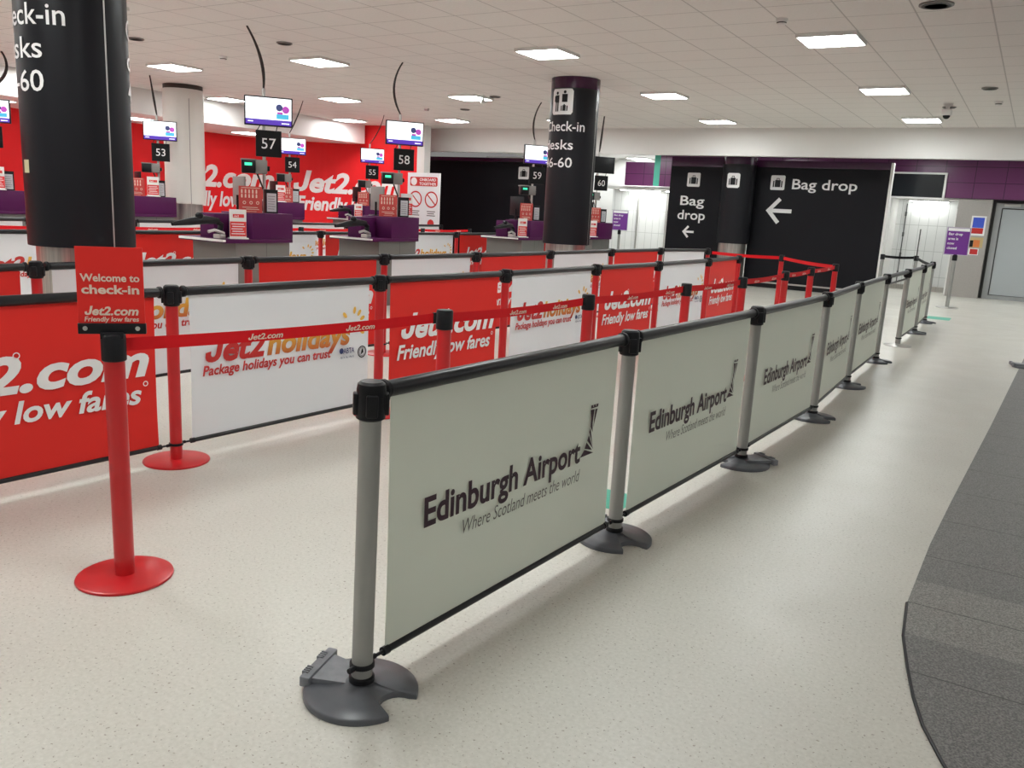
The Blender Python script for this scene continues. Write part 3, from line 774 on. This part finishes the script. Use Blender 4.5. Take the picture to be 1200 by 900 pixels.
TOWER = [[(0, 0), (.89, 0), (.25, .13)], [(.26, .15), (.79, .065), (.37, .266)], [(.41, .296), (.86, .077), (.5, .40)], [(.51, .456), (.82, .14), (.57, .54)],
         [(.57, .56), (.745, .43), (.70, .62), (.77, .89), (.5, .9), (.58, .72)], [(.77, .52), (.81, .6), (.98, .885), (.82, .89), (.775, .68)],
         [(.53, .925), (1.0, .925), (1.0, .945), (.53, .945)], [(.53, .945), (.65, .945), (.64, .985), (.52, .985)], [(.71, .945), (.82, .945), (.82, .985), (.70, .985)], [(.88, .945), (1.0, .945), (1.02, .985), (.88, .985)]]
def airport_text():
    m = MB()
    put_text(m, 'Edinburgh Airport', 0.168, 0.472, 0.108, 1.0, bold=0.026, res=4)
    for p in TOWER: poly(m, [(1.17 + u * .125, 0.488 + v * .22) for u, v in p], -0.0015)
    return m.mesh('lettering', AUBERGINE, False)
def airport_tag():
    m = MB(); put_text(m, 'Where Scotland meets the world', 0.375, 0.386, 0.058, 0.80, italic=0.22, bold=-0.006, res=3); return m.mesh('tagline', GREYPRINT, False)
def red_text():
    m = MB()
    put_text(m, 'Jet2.com', 0.12, 0.525, 0.185, 1.29, bold=0.034, italic=0.25, res=4)
    ring(m, 0.735, 0.70, 0.012, 0.017, -0.0015, 14)
    return m.mesh('lettering', WHITEPRINT, False)
def red_slogan():
    m = MB(); put_text(m, 'Friendly low fares', 0.09, 0.372, 0.115, 1.27, bold=0.025, italic=0.22, res=4)
    ring(m, 1.385, 0.475, 0.010, 0.015, -0.0015, 14)
    return m.mesh('slogan', WHITEPRINT, False)
def hol_red():
    m = MB(); put_text(m, 'Jet2', 0.09, 0.545, 0.155, 0.45, bold=0.036, italic=0.25, res=4)
    return m.mesh('lettering', REDPRINT, False)
def hol_slogan():
    m = MB(); put_text(m, 'Package holidays you can trust', 0.08, 0.468, 0.062, 1.01, bold=0.026, italic=0.2)
    return m.mesh('slogan', REDPRINT, False)
def hol_gold():
    m = MB(); put_text(m, 'holidays', 0.55, 0.545, 0.15, 0.72, bold=0.034, italic=0.2, res=4); return m.mesh('gradient_lettering', HOLIDAY, False)
def hol_sun():
    out = []
    for k in range(7):
        m = MB()
        a = math.radians(-28 + k * 27); r0, r1 = 0.085, 0.125; cx, cz = 1.29, 0.665
        if k == 5: continue
        d = Vector((math.cos(a), math.sin(a))); n = Vector((-d.y, d.x))
        pts = []
        for i in range(14):
            b = 2 * PI * i / 14
            p = Vector((cx, cz)) + d * ((r0 + r1) / 2 + (r1 - r0) * .62 * math.cos(b)) + n * (0.013 * math.sin(b)); pts.append((p.x, p.y))
        poly(m, pts, -0.0015); out.append(m.mesh('sun_ray', GOLD, False))
    return out
def hol_badge():
    m = MB(); put_text(m, 'ABTA', 1.205, 0.478, 0.04, 0.105, bold=.015); disc(m, 1.188, 0.498, 0.02, -0.0015); put_text(m, 'ABTA No.V9610', 1.175, 0.445, 0.016, 0.13)
    return m.mesh('blue_badge', NAVYPRINT, False)
def hol_badge2():
    m = MB(); ring(m, 1.385, 0.475, 0.034, 0.042, -0.0015); ring(m, 1.385, 0.475, 0.026, 0.029, -0.0015)
    poly(m, [(1.372, .455), (1.385, .462), (1.4, .47), (1.396, .49), (1.385, .5), (1.38, .48)], -0.0015)
    return m.mesh('round_badge', BLACK, False)
BN = {}
def banner(label, p, q, kind, group=None, z_top=0.962):
    """sheet hung between a top rail and a bottom rail; runs from post p to post q"""
    p = Vector(p); q = Vector(q); d = q - p; L = d.length
    t = thing('barrier_banner', label, 'barrier banner', (p.x, p.y, 0), math.atan2(d.y, d.x), group)
    e = 0.057
    MB().tube([(e, 0, z_top), (e + .03, 0, z_top), (e + .03, 0, z_top), (L - e - .03, 0, z_top), (L - e, 0, z_top)], [.019, .019, .0255, .0255, .019], 18).build('top_rail', RAILB, t)
    zb = 0.1 if kind != 'rolled' else 0.875
    MB().tube([(0.064, 0, zb), (.12, 0, zb), (.12, 0, zb), (L - .12, 0, zb), (L - .12, 0, zb), (L - .064, 0, zb)], [.006, .006, .0125, .0125, .006, .006], 12).build('bottom_rail', RAILB, t)
    for xx in (0.105, L - 0.105):
        MB().tube([(xx - .012, 0, zb), (xx + .012, 0, zb)], .015, 12).build('rail_end_fitting', BLACK, t)
    for xx in (0.071, L - 0.071):
        MB().tube([(xx - .012, 0, z_top), (xx - .006, 0, z_top), (xx + .006, 0, z_top), (xx + .012, 0, z_top)], [.026, .032, .032, .026], 16).build('rail_connector', BLACK, t)
    if kind == 'rolled': return t
    m = {'pale': PALESHEET, 'red': REDSHEET, 'white': WHITESHEET}[kind]
    nn = 24; vs = []; fs = []
    x0, x1 = 0.105, L - 0.105
    for side, off in ((0, 0.0), (1, 0.003)):
        for i in range(nn + 1):
            u = i / nn
            for j in range(5):
                v = j / 4
                w = 0.003 * math.sin(u * 9 + v * 2) * math.sin(PI * v)
                bow = 0.006 * math.sin(PI * v) * (1 if u > .5 else -1) * abs(2 * u - 1) ** 6
                vs.append((x0 + (x1 - x0) * u - bow, w + off, 0.1 + (z_top - 0.1) * v))
    o = (nn + 1) * 5
    for i in range(nn):
        for j in range(4):
            a = i * 5 + j; fs.append((a, a + 5, a + 6, a + 1)); fs.append((o + a, o + a + 1, o + a + 6, o + a + 5))
    for i in range(nn):
        for j in (0, 4):
            a = i * 5 + j; fs.append((a, a + 5, o + a + 5, o + a))
    for j in range(4):
        for i in (0, nn):
            a = i * 5 + j; fs.append((a, a + 1, o + a + 1, o + a))
    sh = MB().add(vs, fs).build('sheet', m, t)
    sc = (L - .21) / 1.45
    parts = {'pale': (('lettering', airport_text), ('tagline', airport_tag)), 'red': (('lettering', red_text), ('slogan', red_slogan)),
             'white': (('lettering', hol_red), ('slogan', hol_slogan), ('gradient_lettering', hol_gold), ('blue_badge', hol_badge), ('round_badge', hol_badge2))}[kind]
    for nm, fn in parts:
        k = link(nm, shared(kind + nm, fn), sh)
        k.location = (0.1, -0.0055, 0); k.scale = (sc, 1, 1)
    if kind == 'white':
        for me in shared('rays', hol_sun):
            k = link('sun_ray', me, sh); k.location = (0.1, -0.0055, 0); k.scale = (sc, 1, 1)
    return t

# grey airport barrier row, running away on the right
G = [(-1.583, 1.818), (-1.485, 3.48), (-1.375, 5.14), (-1.295, 6.785), (-1.335, 8.42), (-1.35, 10.25), (-1.33, 11.93), (-1.32, 13.6), (-1.36, 15.3)]
gl_ = ['nearest grey barrier post with its ribbed foot at the front', 'second grey barrier post from the front, beside the green stripe', 'third grey barrier post from the front', 'fourth grey barrier post from the front', 'fifth grey barrier post from the front',
       'sixth grey barrier post from the front', 'seventh grey barrier post, on a thin silver round foot', 'eighth grey barrier post from the front', 'farthest grey barrier post of the pale banner row']
for i, (x, y) in enumerate(G):
    post(gl_[i], x, y, 'greydisc' if i == 6 else 'grey', [math.radians(30), math.radians(0), math.radians(250), 0.4, 1.0, 0.3, 0, 0.6, 0.2][i], 'posts of the pale banner row')
    if i == 0: lean(bpy.context.scene.objects['barrier_post'], (0.857, 0.515), 0.9)
bl_ = ['nearest pale banner with aubergine airport lettering and a tower logo', 'second pale airport banner from the front', 'third pale airport banner from the front', 'fourth pale airport banner from the front', 'fifth pale airport banner from the front',
       'pair of bare rails with no sheet between two pale banners', 'pale airport banner just beyond the gap with bare rails', 'farthest pale airport banner at the end of the row']
for i in range(8): banner(bl_[i], G[i], G[i + 1], 'rolled' if i == 5 else 'pale', None if i == 5 else 'pale airport banners')

# first red-post row facing us
B = [(-4.09, 1.3), (-3.97, 2.95), (-3.86, 4.56), (-3.74, 6.03), (-3.68, 7.64), (-3.6, 9.08), (-3.58, 10.75), (-3.6, 12.15)]
nb = ['red banner post outside the left edge of view', 'red banner post just right of the welcome sign', 'red banner post behind the nearest grey post', 'red banner post right of the second red banner', 'red banner post at the right end of the second white holiday banner',
      'red banner post before the third white holiday banner', 'red banner post before the last red banner', 'last red banner post of the front row']
for i, (x, y) in enumerate(B): post(nb[i], x, y, 'red', 0, 'red posts of the front banner row')
bb = [('nearest red airline banner, cut by the left edge', 'red'), ('nearest white holiday banner with gold lettering and a sun', 'white'), ('second red airline banner, right of the nearest holiday banner', 'red'), ('second white holiday banner of the front row', 'white'),
      ('third red airline banner of the front row', 'red'), ('third white holiday banner of the front row', 'white'), ('last red airline banner of the front row', 'red')]
for i in range(7): banner(bb[i][0], B[i], B[i + 1], bb[i][1], 'banners of the front red-post row')

# second red-post row
C_ = [(-5.62, 1.5), (-5.6, 3.13), (-5.58, 4.9), (-5.42, 6.46), (-5.3, 7.9), (-5.24, 9.5), (-5.2, 11.25), (-5.08, 12.85), (-4.72, 14.1)]
for i, (x, y) in enumerate(C_): post('red post, %s from the left in the second banner row' % ords[i], x, y, 'red', 0, 'red posts of the second banner row')
cc = ['red', 'white', 'red', 'white', 'red', 'white', 'red', 'white']; cnt = {'red': 0, 'white': 0}
for i in range(8):
    k = cc[i]; banner('%s %s banner from the left in the second banner row' % (ords[cnt[k]], k), C_[i], C_[i + 1], k, 'banners of the second red-post row'); cnt[k] += 1

# third row behind the front desks
D = [(-9.55, 2.9), (-9.57, 4.55), (-9.55, 6.3), (-9.5, 7.97), (-9.43, 9.71), (-9.38, 11.45), (-9.29, 13.15), (-9.25, 14.8), (-9.2, 16.4)]
for i, (x, y) in enumerate(D): post('red post, %s from the left in the banner row behind the front desks' % ords[i], x, y, 'red', 0, 'red posts behind the front desks')
dd = ['red', 'white', 'red', 'white', 'red', 'white', 'red', 'white']; cnt = {'red': 0, 'white': 0}
for i in range(8):
    k = dd[i]; banner('%s %s banner from the left behind the front desks' % (ords[cnt[k]], k), D[i], D[i + 1], k, 'banners behind the front desks'); cnt[k] += 1
Ex = [(-12.35, 5.2 + 1.66 * i) for i in range(8)]
for i, (x, y) in enumerate(Ex): post('red post, %s from the left in the farthest banner row' % ords[i], x, y, 'red', 0, 'red posts of the farthest banner row')
for i in range(7): banner('white banner, %s from the left in the farthest banner row' % ords[i], Ex[i], Ex[i + 1], 'white', 'banners of the farthest row', 0.975)

# ------------------------------------------------------------------ red belt posts
def belt_post(label, x, y, target=None, texts=(0.25, 0.75), group='red retractable belt posts', colour='red', zb=0.93):
    t = thing('belt_post', label, 'belt post', (x, y, 0), 0, group)
    if colour == 'red':
        link('base', shared('rd', None), t)
        link('pole', shared('rpb', lambda: MB().tube([(0, 0, 0.014), (0, 0, 0.885)], 0.037, 24).mesh('pole', RED)), t)
    else:
        link('base', shared('gd', None), t)
        link('pole', shared('gp3', lambda: MB().tube([(0, 0, 0.03), (0, 0, 0.885)], 0.034, 20).mesh('pole', GREYPOLE)), t)
    link('belt_head', shared('bh', lambda: MB().lathe([(0.04, 0.87), (0.044, 0.874), (0.044, 0.965), (0.040, 0.972), (0.02, 0.973)], n=28).mesh('belt_head', BLACK)), t)
    if target is not None:
        d = Vector(target) - Vector((x, y)); L = d.length; a = math.atan2(d.y, d.x)
        nn = 14; vs = []; fs = []
        for i in range(nn + 1):
            u = 0.042 + (L - 0.1) * i / nn; sag = -0.012 * math.sin(PI * i / nn)
            for zz in (zb - 0.025, zb + 0.025):
                vs += [(u, -0.0008, zz + sag), (u, 0.0008, zz + sag)]
        for i in range(nn):
            o = i * 4
            fs += [(o, o + 4, o + 6, o + 2), (o + 1, o + 3, o + 7, o + 5), (o, o + 1, o + 5, o + 4), (o + 2, o + 6, o + 7, o + 3)]
        b = MB().add(vs, fs).build('belt', REDBELT if colour == 'red' else BLACK, t); b.rotation_euler = (0, 0, a)
        if texts:
            m = MB()
            for f_ in texts: centred(m, 'Jet2.com', L * f_, zb - 0.017 - 0.010 * math.sin(PI * f_), 0.026, 0.17, y=-0.0025, bold=.025, italic=.25)
            m.build('lettering', CREAMPRINT, b, smooth=False)
        MB().box(L - 0.074, L - 0.058, -0.006, 0.006, zb - .028, zb + .028).build('belt_end', BLACK, b)
    return t
post_dummy = None
Sx = [(-2.87, 1.88), (-2.55, 3.53), (-2.46, 5.02), (-2.38, 6.66), (-2.31, 8.0), (-2.3, 9.58), (-2.3, 10.85), (-2.3, 12.35), (-3.47, 14.08)]
sl = ['red belt post carrying the red welcome sign', 'red belt post in front of the second red airline banner', 'red belt post in front of the second white holiday banner', 'red belt post in front of the third white holiday banner', 'red belt post just right of the last red banner',
      'sixth red belt post from the front', 'seventh red belt post from the front', 'corner red belt post where the belt turns back', 'red belt post in front of the wide black board']
tx = [(0.38, 0.68), (0.45, 0.76), (0.4, 0.8), (0.35, 0.75), (0.3, 0.7), (0.3, 0.7), (0.3, 0.7), (0.3, 0.7), ()]
for i, p in enumerate(Sx):
    nxt = Sx[i + 1] if i < 8 else C_[8]
    t = belt_post(sl[i], p[0], p[1], nxt, tx[i], zb=0.928)
    if i == 0:
        first_belt = t; lean(t, (-0.857, -0.515), 0.25)
# welcome sign on the first belt post (faces the camera side)
h = bpy.data.objects.new('sign_holder', MB().box(-0.116, 0.116, -0.012, 0.012, 0.972, 1.012, 0.003).box(-0.04, 0.04, -0.03, 0.03, 0.955, 0.98, 0.004).mesh('sign_holder', BLACK))
COL.objects.link(h); h.parent = first_belt; h.rotation_euler = (0, 0, math.radians(48))
sp_ = MB().box(-0.113, 0.113, -0.004, 0.004, 1.012, 1.292).build('sign_sheet', REDSHEET, h, smooth=False)
m = MB()
centred(m, 'Welcome to', 0.0, 1.167, 0.029, 0.2, y=-0.006, bold=.026); centred(m, 'check-in', 0.0, 1.122, 0.034, 0.195, y=-0.006, bold=.03)
m.build('sign_lettering', CREAMPRINT, h, smooth=False); m = MB()
centred(m, 'Jet2.com', 0.0, 1.043, 0.033, 0.185, y=-0.006, bold=.03, italic=.22); centred(m, 'Friendly low fares', 0.0, 1.019, 0.019, 0.185, y=-0.006, bold=.022, italic=.15)
m.build('sign_slogan', CREAMPRINT, h, smooth=False)
for xx in (-0.09, 0.088): MB().tube([(xx, -0.012, 0.994), (xx, -0.017, 0.994)], 0.0085, 14).build('screw', CHROME, h)
# far red belts between the third and fourth rows
Tx = [(-11.05, 3.9 + 1.75 * i) for i in range(8)]
for i, p in enumerate(Tx):
    belt_post('red belt post, %s from the left in the far belt row' % ords[i], p[0], p[1], Tx[i + 1] if i < 7 else None, (0.3, 0.75), 'far red belt posts')
# grey belt posts at the far right
gp = [(-2.56, 18.4), (-1.99, 18.85)]
t = belt_post('grey belt post beside the right edge of the wide black board', gp[0][0], gp[0][1], gp[1], (), 'grey far belt posts', 'grey')
t = belt_post('grey belt post with a thin rod in front of the right shutter', gp[1][0], gp[1][1], G[8], (), 'grey far belt posts', 'grey')
MB().tube([(0, 0, 0.97), (0, 0, 1.5)], 0.012, 8).build('thin_rod', DARKGREY, t)

# closed-notice stands
def notice_stand(label, x, y, rz, lines):
    t = thing('notice_stand', label, 'sign stand', (x, y, 0), rz)
    MB().lathe([(0.2, 0), (0.2, 0.01), (0.19, 0.016), (0.04, 0.022)], n=36).build('base', SILVER, t)
    MB().tube([(0, 0, 0.02), (0, 0, 0.95)], 0.035, 18).build('pole', GREYPOLE, t)
    MB().lathe([(0.04, 0.93), (0.046, 0.935), (0.046, 1.03), (0.03, 1.05)], n=20).build('head', BLACK, t)
    s = MB().box(-0.2, 0.2, -0.01, 0.01, 1.05, 1.56).build('sign_plate', mat('sign_purple', (0.16, 0.03, 0.26), 0.35, noise=0.1, scale=3), t, smooth=False)
    f = MB().box(-0.215, 0.215, -0.014, 0.012, 1.035, 1.05).box(-0.215, 0.215, -0.014, 0.012, 1.56, 1.575).box(-0.215, -0.2, -0.014, 0.012, 1.05, 1.56).box(0.2, 0.215, -0.014, 0.012, 1.05, 1.56)
    f.build('sign_frame', mat('frame_lilac', (0.5, 0.46, 0.55), 0.4), t, smooth=False)
    m = MB(); quad(m, -0.19, 0.19, 1.50, 1.555, -0.012); m.build('sign_header', WHITEPRINT, s, smooth=False); m = MB()
    for k, l in enumerate(lines):
        m = MB(); put_text(m, l, -0.17, 1.42 - .09 * k, 0.052, y=-0.012, bold=.02); m.build('sign_lettering', WHITEPRINT, s, smooth=False)
notice_stand('purple closed notice on a grey stand beside the steel wall', -1.3, 18.75, math.radians(12), ['Bag drop', 'area is', 'now', 'closed'])
notice_stand('purple closed notice on a grey stand before the left white shutters', -9.75, 21.5, math.radians(20), ['Bag drop', 'area is', 'now', 'closed'])
for lb, x0, x1, y0, y1 in (('green floor sticker behind the second grey barrier post', -2.05, -1.62, 3.84, 4.12), ('green floor sticker on the pale floor near the far end of the row', -1.42, -1.05, 16.1, 16.6)):
    o = MB().prism(rrect(x0, x1, y0, y1, 0.04), 0.0, 0.002).build('floor_sticker', GREEN, smooth=False); tag(o, lb, 'sticker')
# piece of another barrier at the right edge
post('grey barrier post at the right edge of view', 0.16, 11.3, 'grey', 0.5, None)

# ------------------------------------------------------------------ check-in desks
def desk(num, y_right, X, zt):
    """origin at the right front corner on the floor; local +X runs along the row, local -Y faces the hall"""
    t = thing('check_in_desk', 'purple fronted check-in desk under the number %d sign' % num, 'desk', (X, y_right, 0), PI / 2, 'purple check-in desks')
    zl = zt - 0.305
    MB().box(-0.86, -0.02, 0.04, 0.8, 0.0, zl - .045).build('plinth', PLINTH, t, smooth=False)
    m = MB(); quad(m, -0.40, -0.392, 0.02, zl - .05, 0.037); m.build('plinth_seam', DARKGREY, t, smooth=False)
    MB().box(-1.02, 0.0, 0.0, 0.84, zl - .045, zl, 0.005).build('ledge', PURPLE, t)
    bw = {52: .9, 53: .9, 54: .85}.get(num, .64)
    MB().box(-bw, 0.0, 0.0, 0.55, zl, zt, 0.006).box(-0.95, -bw, 0.3, 0.55, zl, zt - .02, 0.006).build('raised_counter', PURPLE, t)
    MB().box(-1.06, -1.02, 0.02, 0.8, zl - .03, zl - .005).build('white_edge', WHITE, t, smooth=False)
    return t
ROW1 = {57: 7.65, 58: 10.2, 59: 14.15, 60: 17.05}
ROW2 = {52: 7.4, 53: 10.05, 54: 13.22, 55: 15.78}
ROWINF = [(n, y, -7.9, 1.28) for n, y in ROW1.items()] + [(n, y, -13.3, 1.36) for n, y in ROW2.items()]

def pictograms(m, w, z0, h, y):
    """rows of small white bottle-like marks, then circles, then a caption bar"""
    for r in range(2):
        for k in range(5):
            x = -w / 2 + w * (k + .8) / 6.4; zz = z0 + h * (.80 - .17 * r)
            poly(m, [(x - .009, zz - .02), (x + .009, zz - .02), (x + .009, zz + .012), (x + .004, zz + .026), (x - .004, zz + .026), (x - .009, zz + .012)], y)
    for k in range(3): ring(m, -w / 2 + w * (k + .8) / 3.5, z0 + h * .38, .012, .02, y, 12)
    quad(m, -w * .36, w * .3, z0 + h * .19, z0 + h * .215, y); quad(m, -w * .2, w * .36, z0 + h * .12, z0 + h * .145, y); quad(m, -w * .25, w * .25, z0 + h * .04, z0 + h * .055, y)
    quad(m, -w * .4, w * .4, z0 + h * .93, z0 + h * .95, y)
def on_desk(n, X, ry, zt):
    up = zt
    zl = zt - 0.305
    far = X < -10
    W = lambda lx, ly, z: (X - ly, ry + lx, z)
    face = PI / 2 - math.radians(24)
    # restricted goods card
    t = thing('safety_card', 'leaning red card of white pictograms on the desk under sign %d' % n, 'card', W({52: -.67, 53: -.67, 54: -.34, 55: -.5}.get(n, -0.5), 0.19, up), face, 'red pictogram cards on the desks')
    b = MB().box(-0.14, 0.14, -0.004, 0.004, 0, 0.31).build('card', mat('card_red', (0.55, 0.06, 0.05), 0.4), t, smooth=False)
    m = MB(); pictograms(m, 0.28, 0.0, 0.31, -0.006); m.build('pictograms', CREAMPRINT, b, smooth=False)
    MB().box(-0.1, 0.1, 0.004, 0.08, 0, 0.012).build('foot', SILVER, t, smooth=False)
    # paper tray with black surround
    t = thing('paper_holder', 'black framed holder of printed white sheets on desk %d' % n, 'holder', W({54: -.13, 58: -.25}.get(n, -0.22), 0.13 if n != 58 else 0.09, up), face, 'paper holders on the desks')
    MB().box(-0.075, 0.075, 0, 0.06, 0, 0.285).build('holder', BLACK, t, smooth=False)
    m = MB(); quad(m, -0.062, 0.055, 0.02, 0.24, -0.003); m.build('sheet', mat('paper_grey', (0.55, 0.55, 0.58), 0.5), t, smooth=False)
    m = MB()
    for k in range(6): quad(m, -0.05, 0.03 + .01 * (k % 2), 0.05 + .03 * k, 0.056 + .03 * k, -0.005)
    m.build('printed_lines', GREYPRINT, t, smooth=False)
    # leaflet stand
    lx, lz = {52: (-.41, up), 53: (-.41, up), 54: (-.6, up), 58: (-.1, up)}.get(n, (-.785, zl))
    loc = W(lx, 0.085 if n != 58 else 0.17, lz + 0.0015)
    t = thing('leaflet_stand', 'white and red leaflet stand on the desk under sign %d' % n, 'leaflet stand', loc, face, 'white and red leaflet stands')
    MB().box(-0.11, 0.11, -0.05, 0.05, 0, 0.014).build('foot', WHITE, t, smooth=False)
    MB().box(-0.097, 0.097, -0.006, 0.006, 0.014, 0.34).build('stand_sheet', WHITE, t, smooth=False)
    m = MB(); quad(m, -0.095, 0.095, 0.03, 0.20, -0.008); quad(m, -0.06, 0.07, 0.245, 0.285, -0.008); m.build('red_print', mat('leaflet_red', (0.7, 0.04, 0.04), 0.5), t, smooth=False)
    m = MB()
    for k in range(5): quad(m, -0.08 + .012 * (k % 2), 0.08 - .014 * (k % 3), 0.055 + .028 * k, 0.064 + .028 * k, -0.010)
    put_text(m, 'Jet2', -0.05, 0.253, 0.024, y=-.010, bold=.02)
    m.build('white_print', WHITEPRINT, t, smooth=False)
    # desk computer seen edge on
    t = thing('computer_screen', 'slim dark computer screen turned away on desk %d' % n, 'computer screen', W(-0.47 if n != 52 else -0.76, 0.42, up + 0.001), PI / 2 + math.radians(68), 'staff computer screens')
    MB().box(-0.2, 0.2, -0.014, 0.014, 0.08, 0.42, 0.006).build('screen_back', MIDGREY if n in (57, 58) else BLACK, t)
    MB().tube([(0, 0.02, 0.01), (0, 0.02, 0.2)], 0.018, 10).build('stand', BLACK, t)
    MB().box(-0.1, 0.1, -0.06, 0.09, 0.0, 0.012, 0.004).build('foot', BLACK, t)
    # black jointed arm reaching away from the ledge
    t = thing('jointed_arm', 'black jointed arm with silver clamp at the left end of desk %d' % n, 'arm', W(-0.965, 0.19, zl + 0.0015), PI / 2, 'black jointed arms on the ledges')
    MB().box(-0.045, 0.04, -0.06, 0.06, 0, 0.05, 0.008).build('clamp_block', SILVER, t)
    MB().tube([(0, 0, 0.05), (0.02, 0, 0.16), (-0.06, 0, 0.2)], 0.035, 12).build('upright', BLACK, t)
    MB().tube([(-0.02, 0, 0.2), (-0.22, -0.02, 0.21), (-0.42, -0.03, 0.19), (-0.66, -0.03, 0.16)], [0.035, 0.05, 0.042, 0.02], 14).build('arm', BLACK, t)
    MB().tube([(0.02, -0.05, 0.06), (-0.12, -0.06, 0.1), (-0.2, -0.05, 0.08)], 0.018, 10).build('strut', SILVER, t)
    MB().lathe([(0.03, 0), (0.045, 0.02), (0.045, 0.05), (0.025, 0.07)], (-0.3, -0.03, 0.22), 14).build('joint_cap', BLACK, t)
def display(n, X, y0, zt, yaw, dz=0.0, blank=False):
    """number plate and flat display on a slim pole standing on the desk"""
    t = thing('desk_display', ('dark switched-off flight display above number plate %d' if blank else 'lit flight display above number plate %d') % n, 'display', (X, y0, zt + 0.0015), yaw, 'overhead displays with number plates')
    z = lambda a: a - zt + dz
    MB().tube([(-0.05, 0.08, 0), (-0.05, 0.08, z(2.75))], 0.02, 12).build('pole', SILVER, t)
    MB().tube([(-0.09, 0.06, 0.006), (-0.12, 0.05, z(1.5)), (-0.07, 0.04, z(1.58)), (-0.14, 0.05, z(1.76))], 0.011, 8).build('readout_cable', CABLE, t)
    k = MB().box(-0.32, -0.16, -0.07, 0.07, z(1.745), z(1.90), 0.012).build('readout_box', BLACK, t)
    MB().box(-0.328, -0.152, -0.062, 0.09, z(1.895), z(1.915), 0.006).build('readout_hood', MIDGREY, k)
    if X > -10:
        m = MB(); quad(m, -0.285, -0.20, z(1.835), z(1.868), -0.0725); m.build('readout_digits', LED, k, smooth=False)
    MB().box(-0.16, -0.02, -0.05, 0.06, z(1.745), z(1.91), 0.01).build('pivot_box', MIDGREY, t)
    MB().tube([(-0.02, 0.01, z(1.81)), (0.01, 0.01, z(1.81))], 0.03, 14).build('pivot_knob', BLACK, t)
    p = MB().box(-0.15, 0.15, -0.02, 0.02, z(1.95), z(2.26), 0.004).build('number_plate', mat('plate_black', (0.009, 0.009, 0.01), 0.45, spec=0.15), t, smooth=False)
    m = MB(); centred(m, str(n), 0, z(2.045), 0.135, y=-0.0235, bold=0.0); m.build('number', WHITEPRINT, p, smooth=False)
    s = MB().box(-0.28, 0.28, -0.03, 0.02, z(2.31), z(2.65), 0.006).build('screen_housing', BLACK, t)
    MB().tube([(-0.1, -0.01, z(2.31)), (-0.13, -0.01, z(2.26))], 0.006, 6).tube([(0.1, -0.01, z(2.31)), (0.09, -0.01, z(2.26))], 0.006, 6).build('hanger_wire', CABLE, t)
    if not blank:
        m = MB(); quad(m, -0.265, 0.265, z(2.385), z(2.635), -0.033); m.build('screen', SCREEN, s, smooth=False)
        m = MB(); quad(m, -0.265, 0.265, z(2.325), z(2.385), -0.033); m.build('screen_footer', SCREENPURPLE, s, smooth=False)
        m = MB(); quad(m, 0.09, 0.235, z(2.40), z(2.455), -0.0345); m.build('screen_picture_blue', SCREENBLUE, s, smooth=False)
        m = MB(); disc(m, 0.2, z(2.51), 0.042, -0.0345); quad(m, 0.1, 0.165, z(2.455), z(2.48), -0.0345); m.build('screen_picture_pink', SCREENPINK, s, smooth=False)
        m = MB(); disc(m, 0.125, z(2.53), 0.04, -0.0345); m.build('screen_picture_navy', SCREENNAVY, s, smooth=False)
        m = MB(); quad(m, -0.24, -0.18, z(2.35), z(2.362), -0.0345); quad(m, 0.15, 0.24, z(2.343), z(2.355), -0.0345); m.build('screen_caption', SCREEN, s, smooth=False)
    return t
def ceiling_cable(label, pts, r):
    o = MB().tube(pts, r, 8).build('ceiling_cable', CABLE); tag(o, label, 'cable', 'display cables to the ceiling')
for n, y, X, zt in ROWINF:
    desk(n, y, X, zt)
    on_desk(n, X, y, zt)
YAW = math.radians(51)
mons = {57: (-8.1, 7.45), 58: (-8.1, 10.05), 59: (-8.1, 13.98), 60: (-8.1, 16.73), 52: (-13.55, 7.03), 53: (-13.55, 9.94), 54: (-13.55, 13.11), 55: (-13.55, 15.64)}
cabs = {57: (-8.13, 7.16, 0.016), 58: (-7.87, 9.69, 0.014), 59: (-8.03, 13.88, 0.014), 60: (-7.8, 16.05, 0.018), 53: (-13.37, 9.64, 0.016), 54: (-13.09, 12.96, 0.012), 55: (-13.05, 15.44, 0.01), 52: (-13.65, 7.32, 0.02)}
def bez(a, b, c, n=12):
    a, b, c = Vector(a), Vector(b), Vector(c)
    return [a * (1 - t) ** 2 + b * 2 * t * (1 - t) + c * t * t for t in [i / n for i in range(n + 1)]]
for n, (X, y) in mons.items():
    zt = 1.28 if X > -10 else 1.36; dz = 0.0 if X > -10 else 0.03
    display(n, X, y, zt, YAW, dz, blank=(n == 60))
    pole = Vector((-0.05, 0.08, 0)); pole.rotate(Matrix.Rotation(YAW, 3, 'Z'))
    top = (X + pole.x, y + pole.y, 2.75 + dz); cx, cy, r = cabs[n]
    bend = {57: (0.05, 0.12), 58: (-0.1, -0.22), 59: (-.06, -.2), 60: (0, 0), 53: (0, 0.0), 54: (0, .05), 55: (.03, .1), 52: (0.1, 0.3)}[n]
    mid = ((top[0] + cx) / 2 + bend[0], (top[1] + cy) / 2 + bend[1], (top[2] + HC) / 2)
    ceiling_cable('black cable curving from the ceiling to the display of desk %d' % n, bez((cx, cy, HC), mid, top), [r * (0.7 + 0.5 * math.sin(PI * (i / 12) ** 1.5)) for i in range(13)])
